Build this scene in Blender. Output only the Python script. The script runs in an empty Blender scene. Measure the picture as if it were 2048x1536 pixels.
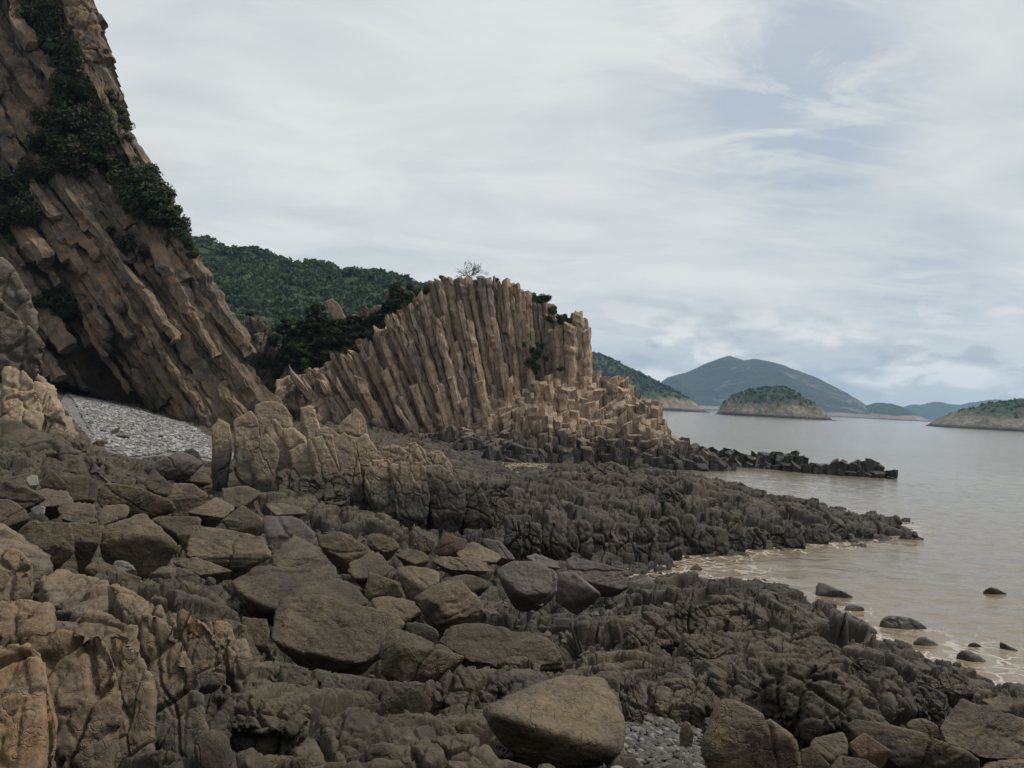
import bpy, bmesh, math, random
import numpy as np
from mathutils import Matrix, Vector

SC = bpy.context.scene
COL = SC.collection
R = math.radians
rng = np.random.default_rng(7)
random.seed(7)

# ------------------------------------------------------------------ camera
FPX = 1577.0                      # focal length in pixels of a 2048 px wide frame
EYE = np.array([0.0, 0.0, 6.0])   # eye six metres over the water
PITCH, ROLL = R(1.0), R(3.0)
_F = np.array([0, math.cos(PITCH), math.sin(PITCH)])
_r0 = np.array([1.0, 0, 0]); _u0 = np.cross(_r0, _F)
_Rt = _r0*math.cos(ROLL) + _u0*math.sin(ROLL)
_Up = -_r0*math.sin(ROLL) + _u0*math.cos(ROLL)
cam_d = bpy.data.cameras.new('camera'); cam = bpy.data.objects.new('camera', cam_d); COL.objects.link(cam)
cam_d.sensor_width = 36; cam_d.lens = 36*FPX/2048; cam_d.clip_start = 0.1; cam_d.clip_end = 30000
M4 = Matrix(((_Rt[0], _Up[0], -_F[0], EYE[0]), (_Rt[1], _Up[1], -_F[1], EYE[1]), (_Rt[2], _Up[2], -_F[2], EYE[2]), (0, 0, 0, 1)))
cam.matrix_world = M4
SC.camera = cam

# ------------------------------------------------------------------ sky, sun, exposure
SUN_DIR = Vector((0.50, 0.10, 0.86)).normalized()      # towards the sun
SUN_ELEV = math.asin(SUN_DIR.z); SUN_AZ = math.atan2(SUN_DIR.x, SUN_DIR.y)
SC.view_settings.view_transform = 'Standard'; SC.view_settings.look = 'None'
SC.view_settings.exposure = 0.0; SC.view_settings.gamma = 1.0
sun_d = bpy.data.lights.new('sun', 'SUN'); sun = bpy.data.objects.new('sun', sun_d); COL.objects.link(sun)
sun_d.energy = 2.8; sun_d.angle = R(8); sun_d.color = (1.0, 0.93, 0.82)
sun.rotation_euler = SUN_DIR.to_track_quat('Z', 'Y').to_euler()
SC.cycles.use_denoising = True
SC.cycles.max_bounces = 6; SC.cycles.diffuse_bounces = 3; SC.cycles.glossy_bounces = 2
SC.cycles.volume_bounces = 1; SC.cycles.transparent_max_bounces = 6


class NT:
    """small helper to write node trees"""
    def __init__(s, tree): s.t = tree; s.t.nodes.clear()
    def n(s, typ, ins=None, **kw):
        nd = s.t.nodes.new(typ)
        for k, v in kw.items(): setattr(nd, k, v)
        for k, v in (ins or {}).items():
            sk = nd.inputs[k]
            if isinstance(v, bpy.types.NodeSocket): s.t.links.new(v, sk)
            else: sk.default_value = v
        return nd
    def math(s, op, a, b=0.0, c=0.0, clamp=False):
        return s.n('ShaderNodeMath', {0: a, 1: b, 2: c}, operation=op, use_clamp=clamp).outputs[0]
    def vmath(s, op, a, b=(0, 0, 0)):
        nd = s.n('ShaderNodeVectorMath', {0: a, 1: b}, operation=op)
        return nd.outputs['Value'] if op in ('DOT_PRODUCT', 'LENGTH', 'DISTANCE') else nd.outputs[0]
    def noise(s, vec, scale, detail=4, rough=0.55, dist=0.0):
        return s.n('ShaderNodeTexNoise', {'Vector': vec, 'Scale': scale, 'Detail': detail, 'Roughness': rough, 'Distortion': dist}).outputs[0]
    def ramp(s, x, a, b, lo=0.0, hi=1.0, smooth=True):
        return s.n('ShaderNodeMapRange', {0: x, 1: a, 2: b, 3: lo, 4: hi}, interpolation_type='SMOOTHSTEP' if smooth else 'LINEAR').outputs[0]
    def mix(s, f, a, b, mode='MIX'):
        nd = s.n('ShaderNodeMix', data_type='RGBA', blend_type=mode)
        for i, v in ((0, f), (6, a), (7, b)):
            if isinstance(v, bpy.types.NodeSocket): s.t.links.new(v, nd.inputs[i])
            elif i == 0: nd.inputs[0].default_value = v
            else: nd.inputs[i].default_value = (*v, 1.0)[:4]
        return nd.outputs[2]
    def scale3(s, vec, sc): return s.vmath('MULTIPLY', vec, sc)


def pix_dir(px, py):
    d = (px-1024)/FPX*_Rt - (py-768)/FPX*_Up + _F
    return d/np.linalg.norm(d)

W = bpy.data.worlds.new('World'); SC.world = W; W.use_nodes = True
def build_world():
    g = NT(W.node_tree)
    co = g.n('ShaderNodeTexCoord').outputs['Generated']
    sky = g.n('ShaderNodeTexSky', sky_type='NISHITA', sun_disc=False, sun_elevation=SUN_ELEV, sun_rotation=SUN_AZ)
    sky.air_density = 1.0; sky.dust_density = 2.0; sky.ozone_density = 1.0
    sep = g.n('ShaderNodeSeparateXYZ', {0: co})
    zz = g.math('MAXIMUM', sep.outputs[2], 0.0)
    den = g.math('ADD', zz, 0.16)
    pl = g.n('ShaderNodeCombineXYZ', {0: g.math('DIVIDE', sep.outputs[0], den), 1: g.math('DIVIDE', sep.outputs[1], den), 2: 0.0}).outputs[0]
    pl2 = g.scale3(pl, (0.75, 1.25, 1.0))
    big = g.noise(pl2, 0.75, 4, 0.5, 0.4)
    mid = g.noise(g.vmath('ADD', pl2, (5.2, 1.3, 0)), 2.4, 6, 0.58, 0.5)
    # stratus tones
    t = g.math('ADD', g.math('MULTIPLY', big, 0.6), g.math('MULTIPLY', mid, 0.4))
    tone = g.ramp(t, 0.38, 0.62)
    cloud = g.mix(tone, (6.0, 6.5, 6.7), (7.8, 8.0, 7.85))
    # brighter milky overcast overhead and to the right
    # openings in the layer where blue shows
    def blob(px, py, r):
        d = pix_dir(px, py)
        return g.ramp(g.vmath('DISTANCE', co, tuple(d)), 0.0, r, 1.0, 0.0)
    hole = g.math('MAXIMUM', blob(1600, 190, 0.20), g.math('MULTIPLY', blob(1480, 120, 0.22), 0.6))
    hole = g.math('MAXIMUM', hole, g.math('MULTIPLY', blob(1860, 580, 0.14), 0.45))
    hole = g.math('MULTIPLY', hole, g.ramp(g.noise(g.vmath('ADD', pl2, (2.2, 8.3, 0)), 3.6, 7, 0.6, 0.8), 0.36, 0.60))
    thin = g.math('MULTIPLY', g.ramp(t, 0.46, 0.33), 0.30)
    open_ = g.math('MINIMUM', g.math('ADD', g.math('MULTIPLY', hole, 1.0), thin), 0.62)
    blue = g.mix(1.0, sky.outputs[0], (0.55, 0.62, 0.80), 'MULTIPLY')
    blue = g.mix(0.85, blue, (4.0, 4.75, 5.9))
    c = g.mix(open_, cloud, blue)
    # low cumulus bank near the horizon
    azv = g.vmath('NORMALIZE', g.vmath('MULTIPLY', co, (1, 1, 0)))
    cu = g.vmath('ADD', g.vmath('MULTIPLY', azv, (9, 9, 0)), g.n('ShaderNodeCombineXYZ', {0: 0.0, 1: 0.0, 2: g.math('MULTIPLY', sep.outputs[2], 22.0)}).outputs[0])
    cn = g.noise(cu, 1.15, 8, 0.55, 0.2)
    el = sep.outputs[2]
    band = g.math('MULTIPLY', g.ramp(el, 0.0, 0.03), g.ramp(el, 0.16, 0.07))
    right = g.ramp(sep.outputs[0], -0.05, 0.2)
    puff = g.math('MULTIPLY', g.math('MULTIPLY', g.ramp(cn, 0.45, 0.54), band), right)
    low = g.ramp(el, 0.16, 0.0)
    c = g.mix(g.math('MULTIPLY', low, 0.62), c, (5.0, 5.45, 5.7))
    shade = g.ramp(g.noise(g.vmath('ADD', cu, (0, 0, -0.55)), 1.15, 6, 0.5, 0.2), 0.42, 0.6)
    cc = g.mix(shade, (9.2, 9.0, 8.7), (4.5, 4.95, 5.25))
    c = g.mix(g.math('MULTIPLY', puff, 0.8), c, cc)
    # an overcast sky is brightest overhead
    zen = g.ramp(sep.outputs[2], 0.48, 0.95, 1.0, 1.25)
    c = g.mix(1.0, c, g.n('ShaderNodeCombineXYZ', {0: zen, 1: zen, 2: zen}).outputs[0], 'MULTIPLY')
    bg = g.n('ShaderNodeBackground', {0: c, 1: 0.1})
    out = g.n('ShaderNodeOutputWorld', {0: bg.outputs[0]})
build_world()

# ------------------------------------------------------------------ maths helpers
_perm = rng.permutation(256).astype(np.int32); _perm = np.concatenate([_perm, _perm, _perm])
_g = rng.normal(size=(256, 3)); _g /= np.linalg.norm(_g, axis=1)[:, None]; _g = _g.astype(np.float32)
_rnd = rng.random((256, 3)).astype(np.float32)

def _h(ix, iy, iz): return _perm[_perm[_perm[ix & 255] + (iy & 255)] + (iz & 255)]

def noise3(p):
    p = np.asarray(p, np.float32); i = np.floor(p).astype(np.int32); f = p - i
    u = f*f*f*(f*(f*6-15)+10); out = np.zeros(len(p), np.float32)
    for a in (0, 1):
        wa = u[:, 0] if a else 1-u[:, 0]
        for b in (0, 1):
            wb = u[:, 1] if b else 1-u[:, 1]
            for c in (0, 1):
                wc = u[:, 2] if c else 1-u[:, 2]
                gr = _g[_h(i[:, 0]+a, i[:, 1]+b, i[:, 2]+c)]
                d = gr[:, 0]*(f[:, 0]-a)+gr[:, 1]*(f[:, 1]-b)+gr[:, 2]*(f[:, 2]-c)
                out += wa*wb*wc*d
    return out*1.5

def fbm(p, octaves=4, gain=0.5):
    out = 0; a = 1.0; p = np.asarray(p, np.float32)
    for k in range(octaves):
        out = out + a*noise3(p*(2.03**k)+17.3*k); a *= gain
    return out

def ridged(p, octaves=4, gain=0.5):
    out = 0; a = 1.0; p = np.asarray(p, np.float32)
    for k in range(octaves):
        out = out + a*(1-2*np.abs(noise3(p*(2.03**k)+9.1*k))); a *= gain
    return out

def voro2(x, y, seed=0):
    """F1, F2 and the cell's random value of a jittered square grid"""
    ix = np.floor(x).astype(np.int32); iy = np.floor(y).astype(np.int32)
    f1 = np.full(x.shape, 9., np.float32); f2 = f1.copy(); idv = np.zeros(x.shape, np.float32)
    for a in (-1, 0, 1):
        for b in (-1, 0, 1):
            h = _h(ix+a, iy+b, np.full_like(ix, seed)); r = _rnd[h]
            d = np.hypot(ix+a+0.1+0.8*r[:, 0]-x, iy+b+0.1+0.8*r[:, 1]-y).astype(np.float32)
            m = d < f1
            f2 = np.where(m, f1, np.minimum(f2, d)); idv = np.where(m, r[:, 2], idv); f1 = np.where(m, d, f1)
    return f1, f2, idv

def voro3(p, seed=0):
    i = np.floor(p).astype(np.int32)
    f1 = np.full(len(p), 9., np.float32); f2 = f1.copy(); idv = np.zeros(len(p), np.float32)
    for a in (-1, 0, 1):
        for b in (-1, 0, 1):
            for c in (-1, 0, 1):
                r = _rnd[_h(i[:, 0]+a+seed, i[:, 1]+b, i[:, 2]+c)]
                d = np.sqrt((i[:, 0]+a+r[:, 0]-p[:, 0])**2+(i[:, 1]+b+r[:, 1]-p[:, 1])**2+(i[:, 2]+c+r[:, 2]-p[:, 2])**2).astype(np.float32)
                m = d < f1
                f2 = np.where(m, f1, np.minimum(f2, d)); idv = np.where(m, r[:, 2], idv); f1 = np.where(m, d, f1)
    return f1, f2, idv

def vfacet(p, seed=0):
    """broken-stone cells: F2-F1, a random value and a random planar tilt for every 3-D cell"""
    p = np.asarray(p, np.float32); i = np.floor(p).astype(np.int32)
    f1 = np.full(len(p), 9., np.float32); f2 = f1.copy(); hid = np.zeros(len(p), np.int32); til = np.zeros(len(p), np.float32)
    for a in (-1, 0, 1):
        for b in (-1, 0, 1):
            for c in (-1, 0, 1):
                h = _h(i[:, 0]+a+seed, i[:, 1]+b, i[:, 2]+c); r = _rnd[h]
                v = p-i-np.array([a, b, c], np.float32)-r
                d = np.einsum('ij,ij->i', v, v); m = d < f1
                f2 = np.where(m, f1, np.minimum(f2, d)); f1 = np.where(m, d, f1)
                til = np.where(m, np.einsum('ij,ij->i', v, _g[(h+37) & 255]), til); hid = np.where(m, h, hid)
    return np.sqrt(f2)-np.sqrt(f1), _rnd[hid, 2], til

def sstep(x, a, b):
    t = np.clip((x-a)/(b-a), 0, 1); return t*t*(3-2*t)

def P(px, py, D):
    """world point seen at a pixel of the photograph, D metres ahead"""
    d = (px-1024)/FPX*_Rt - (py-768)/FPX*_Up + _F
    return EYE + d*(D/d[1])

def Pz(px, py, z):
    d = (px-1024)/FPX*_Rt - (py-768)/FPX*_Up + _F
    return EYE + d*((z-EYE[2])/d[2])

# ------------------------------------------------------------------ object helpers
def tag(o, label=None, cat=None, group=None, kind=None):
    if label: o['label'] = label
    if cat: o['category'] = cat
    if group: o['group'] = group
    if kind: o['kind'] = kind
    return o

def mesh_data(name, V, faces, mat, smooth=True):
    """faces: array (n,4) or (n,3), or list of such arrays"""
    if not isinstance(faces, list): faces = [faces]
    faces = [np.asarray(f, np.int32) for f in faces if len(f)]
    me = bpy.data.meshes.new(name)
    V = np.asarray(V, np.float32)
    me.vertices.add(len(V)); me.vertices.foreach_set('co', V.ravel())
    nl = sum(f.size for f in faces); npoly = sum(len(f) for f in faces)
    me.loops.add(nl); me.polygons.add(npoly)
    me.loops.foreach_set('vertex_index', np.concatenate([f.ravel() for f in faces]))
    tot = np.concatenate([np.full(len(f), f.shape[1], np.int32) for f in faces])
    st = np.concatenate([[0], np.cumsum(tot)[:-1]]).astype(np.int32)
    me.polygons.foreach_set('loop_start', st)
    me.polygons.foreach_set('use_smooth', np.full(npoly, smooth))
    me.update(calc_edges=True); me.validate()
    me.materials.append(mat)
    return me

def link(name, me, parent=None, loc=None):
    o = bpy.data.objects.new(name, me); COL.objects.link(o)
    if loc is not None: o.location = loc
    if parent is not None: o.parent = parent
    return o

def empty(name, loc):
    o = bpy.data.objects.new(name, None); COL.objects.link(o); o.location = loc; o.empty_display_size = 0.3
    return o

def part(name, V, faces, mat, root, smooth=True):
    """child mesh with world-space vertices under a root Empty"""
    return link(name, mesh_data(name, np.asarray(V)-np.array(root.location), faces, mat, smooth), root)

def solo(name, V, faces, mat, smooth=True):
    V = np.asarray(V); c = np.array([V[:, 0].mean(), V[:, 1].mean(), V[:, 2].min()])
    return link(name, mesh_data(name, V-c, faces, mat, smooth), None, c)

def vnormals(V, tris):
    n = np.cross(V[tris[:, 1]]-V[tris[:, 0]], V[tris[:, 2]]-V[tris[:, 0]])
    N = np.zeros_like(V)
    for k in range(3):
        for a in range(3): N[:, a] += np.bincount(tris[:, k], n[:, a], len(V))
    return N/(np.linalg.norm(N, axis=1)[:, None]+1e-9)

def grid_faces(nr, nc, wrap=False):
    r = np.arange(nr-1)[:, None]; c = np.arange(nc if wrap else nc-1)[None, :]
    c2 = (c+1) % nc
    return np.stack([r*nc+c+0*r, r*nc+c2, (r+1)*nc+c2, (r+1)*nc+c], -1).reshape(-1, 4)

_ico = {}
def ico(sub):
    if sub not in _ico:
        bm = bmesh.new(); bmesh.ops.create_icosphere(bm, subdivisions=sub, radius=1.0)
        v = np.array([x.co[:] for x in bm.verts], np.float32); f = np.array([[q.index for q in x.verts] for x in bm.faces], np.int32)
        bm.free(); _ico[sub] = (v/np.linalg.norm(v, axis=1)[:, None], f)
    return _ico[sub]

def hull_planes(q, least=0.0):
    bm = bmesh.new()
    for p in q: bm.verts.new(p)
    bmesh.ops.convex_hull(bm, input=bm.verts[:])
    bm.normal_update(); out = []
    c = np.mean(q, axis=0); tot = sum(f.calc_area() for f in bm.faces)
    for f in sorted(bm.faces, key=lambda f: -f.calc_area()):
        if f.calc_area() < least*tot and len(out) >= 6: continue
        n = np.array(f.normal[:]); h = float(n @ (np.array(f.verts[0].co[:])-c))
        if h < 0: n, h = -n, -h
        if h < 0.03 or f.calc_area() < 1e-4: continue
        if any(n @ m > (0.985 if not least else 0.93) for m, _ in out): continue
        out.append((n, h))
    bm.free()
    return c, np.array([o[0] for o in out]), np.array([o[1] for o in out])

# ------------------------------------------------------------------ materials
def principled(g, col, rough, bump=None, spec=0.35):
    b = g.n('ShaderNodeBsdfPrincipled', {'Base Color': col, 'Roughness': rough, 'Specular IOR Level': spec})
    if bump is not None: g.t.links.new(bump, b.inputs['Normal'])
    g.n('ShaderNodeOutputMaterial', {0: b.outputs[0]})

def new_mat(name):
    m = bpy.data.materials.new(name); m.use_nodes = True
    return m, NT(m.node_tree)

def rock_mat(name, a, b, accent=None, acc_amt=0.35, wet=None, zlo=1.5, zhi=4.0, scale=1.0, bump=0.5, streak=False, vary=0.25, rough=0.85, lichen=None, lines=None):
    """weathered stone: two base colours, accent patches, tide-dark lower part, grain"""
    m, g = new_mat(name)
    pos = g.n('ShaderNodeNewGeometry').outputs['Position']
    sv = g.scale3(pos, (1.0, 1.0, 0.22)) if streak else pos
    n1 = g.noise(sv, 0.45*scale, 6, 0.6, 0.6)
    n2 = g.noise(g.vmath('ADD', sv, (31, 7, 3)), 1.7*scale, 7, 0.65, 0.3)
    n3 = g.noise(pos, 14*scale, 6, 0.7)
    c = g.mix(g.ramp(n1, 0.35, 0.65), a, b)
    if streak:
        st = g.noise(g.scale3(pos, (1.3, 1.3, 0.07)), 1.0, 5, 0.7, 0.4)
        c = g.mix(g.math('MULTIPLY', g.ramp(st, 0.53, 0.66), 0.75), c, (0.052, 0.046, 0.038))
        st2 = g.noise(g.vmath('ADD', g.scale3(pos, (0.9, 0.9, 0.16)), (9, 4, 2)), 1.0, 6, 0.7)
        c = g.mix(g.math('MULTIPLY', g.ramp(st2, 0.55, 0.66), 0.6), c, (0.27, 0.225, 0.175))
    if accent:
        c = g.mix(g.math('MULTIPLY', g.ramp(n2, 0.5, 0.68), acc_amt), c, accent)
    if lichen:
        l = g.noise(g.vmath('ADD', pos, (3, 50, 9)), 3.3*scale, 8, 0.7)
        c = g.mix(g.math('MULTIPLY', g.ramp(l, 0.54, 0.64), 0.6), c, lichen)
    if wet:
        z = g.n('ShaderNodeSeparateXYZ', {0: pos}).outputs[2]
        zn = g.math('ADD', z, g.math('MULTIPLY', g.math('SUBTRACT', g.noise(pos, 0.5, 6, 0.65), 0.5), (zhi-zlo)*1.6))
        f = g.ramp(zn, zlo, zhi)
        c = g.mix(f, g.mix(g.ramp(n2, 0.35, 0.65), wet, tuple(x*1.7 for x in wet)), c)
    val = g.ramp(n3, 0.25, 0.75, 0.5, 1.5, False)
    c = g.mix(1.0, c, g.n('ShaderNodeCombineXYZ', {0: val, 1: val, 2: val}).outputs[0], 'MULTIPLY')
    ob = g.n('ShaderNodeObjectInfo').outputs['Random']
    v2 = g.math('ADD', 1-vary/2, g.math('MULTIPLY', ob, vary))
    c = g.mix(1.0, c, g.n('ShaderNodeCombineXYZ', {0: v2, 1: v2, 2: v2}).outputs[0], 'MULTIPLY')
    hgt = g.math('ADD', g.math('MULTIPLY', g.noise(sv, 2.2*scale, 9, 0.68, 0.4), 0.6), g.math('MULTIPLY', n3, 0.10))
    if lines:                                   # fine bedding seen as thin grooves
        wv = g.noise(g.vmath('ADD', g.scale3(pos, lines), g.scale3(g.n('ShaderNodeTexNoise', {'Vector': pos, 'Scale': 1.1, 'Detail': 3.0}).outputs[1], (1.5, 1.5, 2.5))), 1.0, 7, 0.65)
        hgt = g.math('ADD', hgt, g.math('MULTIPLY', g.ramp(wv, 0.42, 0.52), 0.05))
    cr = g.n('ShaderNodeTexVoronoi', {'Vector': g.vmath('ADD', sv, g.scale3(g.n('ShaderNodeTexNoise', {'Vector': pos, 'Scale': 1.3*scale, 'Detail': 4.0}).outputs[1], (0.9, 0.9, 0.9))), 'Scale': 1.25*scale}, feature='DISTANCE_TO_EDGE').outputs[0]
    hgt = g.math('ADD', hgt, g.math('MULTIPLY', g.ramp(cr, 0.0, 0.035), 0.10))
    bp = g.n('ShaderNodeBump', {'Strength': 1.0, 'Distance': bump, 'Height': hgt}).outputs[0]
    principled(g, c, rough, bp)
    return m

MAT = {}
TAN, OCH, GRY = (0.245, 0.180, 0.118), (0.190, 0.145, 0.100), (0.150, 0.132, 0.105)
MAT['stack'] = rock_mat('columnar_rock', (0.285, 0.206, 0.145), (0.175, 0.138, 0.104), (0.27, 0.15, 0.075), 0.45, (0.030, 0.026, 0.022), 0.9, 4.0, 0.7, 0.28, True, 0.8, lichen=(0.20, 0.175, 0.145))
MAT['cliff'] = rock_mat('cliff_rock', (0.155, 0.115, 0.075), (0.062, 0.054, 0.043), (0.27, 0.15, 0.06), 0.6, (0.06, 0.05, 0.04), 1.5, 5.0, 0.7, 0.3, False, 0.8, lichen=(0.110, 0.102, 0.082))
MAT['spire'] = rock_mat('outcrop_rock', (0.270, 0.203, 0.136), (0.190, 0.154, 0.110), (0.25, 0.16, 0.085), 0.4, (0.040, 0.036, 0.030), 2.1, 4.0, 1.2, 0.12, False, 0.25)
MAT['orange'] = rock_mat('ochre_rock', (0.215, 0.140, 0.078), (0.150, 0.112, 0.074), (0.26, 0.145, 0.065), 0.5, (0.060, 0.052, 0.041), 3.35, 4.35, 2.5, 0.05, False, 0.25, lichen=(0.115, 0.105, 0.09))
MAT['bedrock'] = rock_mat('bedrock', (0.068, 0.055, 0.036), (0.033, 0.027, 0.020), (0.085, 0.069, 0.046), 0.5, (0.022, 0.0195, 0.016), -0.3, 1.5, 1.6, 0.07, False, 0.2, rough=0.75)
MAT['boulder'] = rock_mat('boulder_stone', (0.104, 0.079, 0.049), (0.050, 0.039, 0.027), (0.132, 0.102, 0.062), 0.5, None, 0, 1, 2.2, 0.08, False, 0.6, rough=0.72, lichen=(0.062, 0.054, 0.040), lines=(3.0, 5.0, 16.0))
MAT['redrock'] = rock_mat('red_stone', (0.115, 0.074, 0.050), (0.085, 0.060, 0.043), (0.13, 0.09, 0.06), 0.4, None, 0, 1, 2.2, 0.05, False, 0.3)
MAT['purple'] = rock_mat('purple_stone', (0.085, 0.068, 0.060), (0.070, 0.054, 0.045), (0.105, 0.085, 0.07), 0.4, None, 0, 1, 2.2, 0.05, False, 0.3, rough=0.6)
MAT['greyrock'] = rock_mat('grey_rock', (0.110, 0.090, 0.066), (0.070, 0.060, 0.047), (0.16, 0.105, 0.06), 0.4, None, 0, 1, 0.9, 0.2, False, 0.5)
MAT['pale'] = rock_mat('pale_stone', (0.25, 0.235, 0.21), (0.17, 0.16, 0.145), None, 0, None, 0, 1, 4, 0.03, False, 0.5)
MAT['black'] = rock_mat('wet_black_rock', (0.030, 0.026, 0.023), (0.020, 0.018, 0.016), (0.045, 0.037, 0.029), 0.4, None, 0, 1, 1.0, 0.2, True, 0.4, rough=0.6)
MAT['wetrock'] = rock_mat('wet_stone', (0.046, 0.039, 0.032), (0.033, 0.029, 0.025), (0.06, 0.05, 0.04), 0.4, None, 0, 1, 2.0, 0.05, False, 0.4, rough=0.5)

def beach_mat():
    m, g = new_mat('pebbles')
    pos = g.n('ShaderNodeNewGeometry').outputs['Position']
    v = g.n('ShaderNodeTexVoronoi', {'Vector': pos, 'Scale': 7.0}); v2 = g.n('ShaderNodeTexVoronoi', {'Vector': pos, 'Scale': 3.1})
    c = g.mix(g.n('ShaderNodeSeparateColor', {0: v.outputs[1]}).outputs[0], (0.10, 0.096, 0.093), (0.26, 0.25, 0.245))
    c = g.mix(g.ramp(g.noise(pos, 0.3, 4), 0.35, 0.65), c, (0.16, 0.153, 0.148))
    d = g.math('ADD', v.outputs[0], g.math('MULTIPLY', v2.outputs[0], 0.6))
    bp = g.n('ShaderNodeBump', {'Strength': 1.0, 'Distance': 0.12, 'Height': g.math('SUBTRACT', 1.0, d)}).outputs[0]
    principled(g, c, 0.85, bp); return m
MAT['beach'] = beach_mat()

def leaf_mat(name, a, b, sc=0.8):
    m, g = new_mat(name)
    pos = g.n('ShaderNodeNewGeometry').outputs['Position']
    f = g.ramp(g.noise(pos, sc, 5, 0.65), 0.35, 0.66)
    c = g.mix(f, a, b)
    bs = g.n('ShaderNodeBsdfPrincipled', {'Base Color': c, 'Roughness': 0.7, 'Specular IOR Level': 0.2})
    tr = g.n('ShaderNodeBsdfTranslucent', {0: c})
    mx = g.n('ShaderNodeMixShader', {0: 0.25, 1: bs.outputs[0], 2: tr.outputs[0]})
    g.n('ShaderNodeOutputMaterial', {0: mx.outputs[0]}); return m
MAT['leaf'] = leaf_mat('shrub_leaves', (0.020, 0.034, 0.014), (0.056, 0.086, 0.028), 1.3)
MAT['leafdark'] = leaf_mat('dark_leaves', (0.018, 0.028, 0.014), (0.040, 0.056, 0.024), 1.3)
MAT['leafbrown'] = leaf_mat('dry_leaves', (0.030, 0.028, 0.016), (0.058, 0.050, 0.028), 1.3)
MAT['leafbright'] = leaf_mat('bright_leaves', (0.045, 0.085, 0.022), (0.075, 0.13, 0.035), 1.3)
MAT['forest'] = leaf_mat('forest_leaves', (0.020, 0.042, 0.018), (0.060, 0.098, 0.034), 0.06)
MAT['bark'] = rock_mat('bark', (0.13, 0.115, 0.098), (0.09, 0.08, 0.068), None, 0, None, 0, 1, 6, 0.02)

def hill_mat(name, veg, veg2, rock, rock2, zr, zsoft, sc, wet=(0.045, 0.04, 0.036), bare=0.0, zwet=3.0):
    m, g = new_mat(name)
    pos = g.n('ShaderNodeNewGeometry').outputs['Position']
    z = g.n('ShaderNodeSeparateXYZ', {0: pos}).outputs[2]
    n = g.noise(pos, sc, 7, 0.62, 0.5); n2 = g.noise(g.vmath('ADD', pos, (91, 13, 7)), sc*3.2, 7, 0.65)
    n4 = g.noise(pos, sc*12, 5, 0.7)
    v = g.mix(g.ramp(n2, 0.3, 0.7), veg, veg2)
    r = g.mix(g.ramp(n2, 0.35, 0.65), rock, rock2)
    zz = g.math('ADD', z, g.math('MULTIPLY', g.math('SUBTRACT', n, 0.5), zsoft*2.6))
    f = g.ramp(zz, zr-zsoft*0.35, zr+zsoft*0.35)
    if bare: f = g.math('MULTIPLY', f, g.math('SUBTRACT', 1.0, g.math('MULTIPLY', g.ramp(n, 0.56, 0.63), bare)))
    c = g.mix(f, r, v)
    wz = g.ramp(g.math('ADD', z, g.math('MULTIPLY', n2, zwet)), zwet*0.9, zwet*1.6)
    c = g.mix(wz, wet, c)
    val = g.ramp(n4, 0.25, 0.75, 0.6, 1.4, False)
    c = g.mix(1.0, c, g.n('ShaderNodeCombineXYZ', {0: val, 1: val, 2: val}).outputs[0], 'MULTIPLY')
    bp = g.n('ShaderNodeBump', {'Strength': 0.9, 'Distance': 0.25/sc*0.35, 'Height': g.math('ADD', n2, g.math('MULTIPLY', n4, 0.35))}).outputs[0]
    principled(g, c, 0.9, bp, 0.1); return m

# ------------------------------------------------------------------ ground heights
CTRL = [ # pixel x, pixel y, height over the water
 (-200,1536,2.8),(0,1536,2.8),(350,1536,3.3),(700,1536,4.2),(1000,1536,3.8),(1250,1500,3.4),(1500,1500,2.8),(1750,1500,2.4),(2000,1500,2.0),(2250,1500,1.6),
 (0,1300,2.9),(250,1300,2.9),(480,1330,3.0),(670,1320,2.75),(860,1380,2.9),(1000,1300,2.3),(1200,1340,2.6),(1400,1350,2.35),(1420,1250,1.9),(1650,1300,1.9),(1560,1420,2.3),(1800,1400,1.5),(1900,1350,.45),
 (1200,1250,1.8),(1540,1190,1.1),(1350,1180,.9),(1000,1150,1.2),(700,1100,1.9),(850,1170,1.6),(500,1180,2.5),(300,1180,2.9),(300,1100,2.6),(100,1150,3.1),(0,1080,3.2),
 (300,1000,2.4),(450,1020,2.2),(600,1030,1.9),(100,960,3.0),(0,960,3.3),(450,950,2.1),(300,905,2.2),(200,840,3.0),(130,790,4.1),(300,830,2.9),(420,880,1.8),(430,920,1.8),(400,855,2.0),
 (600,990,1.9),(750,1010,1.6),(850,1030,1.2),(950,1090,.9),(760,870,1.7),(650,850,2.2),(900,885,1.0),(930,915,.7),(950,945,.5),
 (1080,965,.65),(1130,945,.25),(1010,945,.2),(950,985,1.3),(1000,1040,1.35),(1100,1050,1.2),(1150,1000,1.35),(1220,935,1.7),(1230,980,1.3),(1350,1000,1.45),(1300,1045,1.25),(1450,1045,1.15),(1500,1010,1.25),(1600,1030,.85),(1600,1052,.7),(1720,1050,.45),
 (1170,1115,.35),(1280,1105,.05),(1350,1108,-.1),(1450,1103,-.15),(1600,1090,-.15),(1740,1078,-.1),(1850,1078,-.15),
 (1050,930,-.25),(1000,922,-.2),(1150,930,-.3),(1270,955,-.2),(1400,980,-.3),(1560,1008,-.3),(1700,1033,-.3),(1300,945,-.5),
 (1950,1370,.0),(1760,1295,-.05),(1640,1235,-.05),(1480,1170,-.05),(1340,1150,-.0),(1290,1140,.1),(1240,1135,.2),(2040,1375,.1),
 (1450,1135,-.3),(1600,1150,-.7),(1750,1230,-.6),(1900,1280,-.5),(2040,1330,-.4),(1900,1150,-1.5),(2048,1200,-1.5),(1900,1000,-2.5),(1600,960,-2.),(2200,1200,-2.),(2200,1000,-3.),(1500,880,-3.),(1900,900,-4.),(2300,1400,-.5)]
_cw = np.array([Pz(*c) for c in CTRL])
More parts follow.
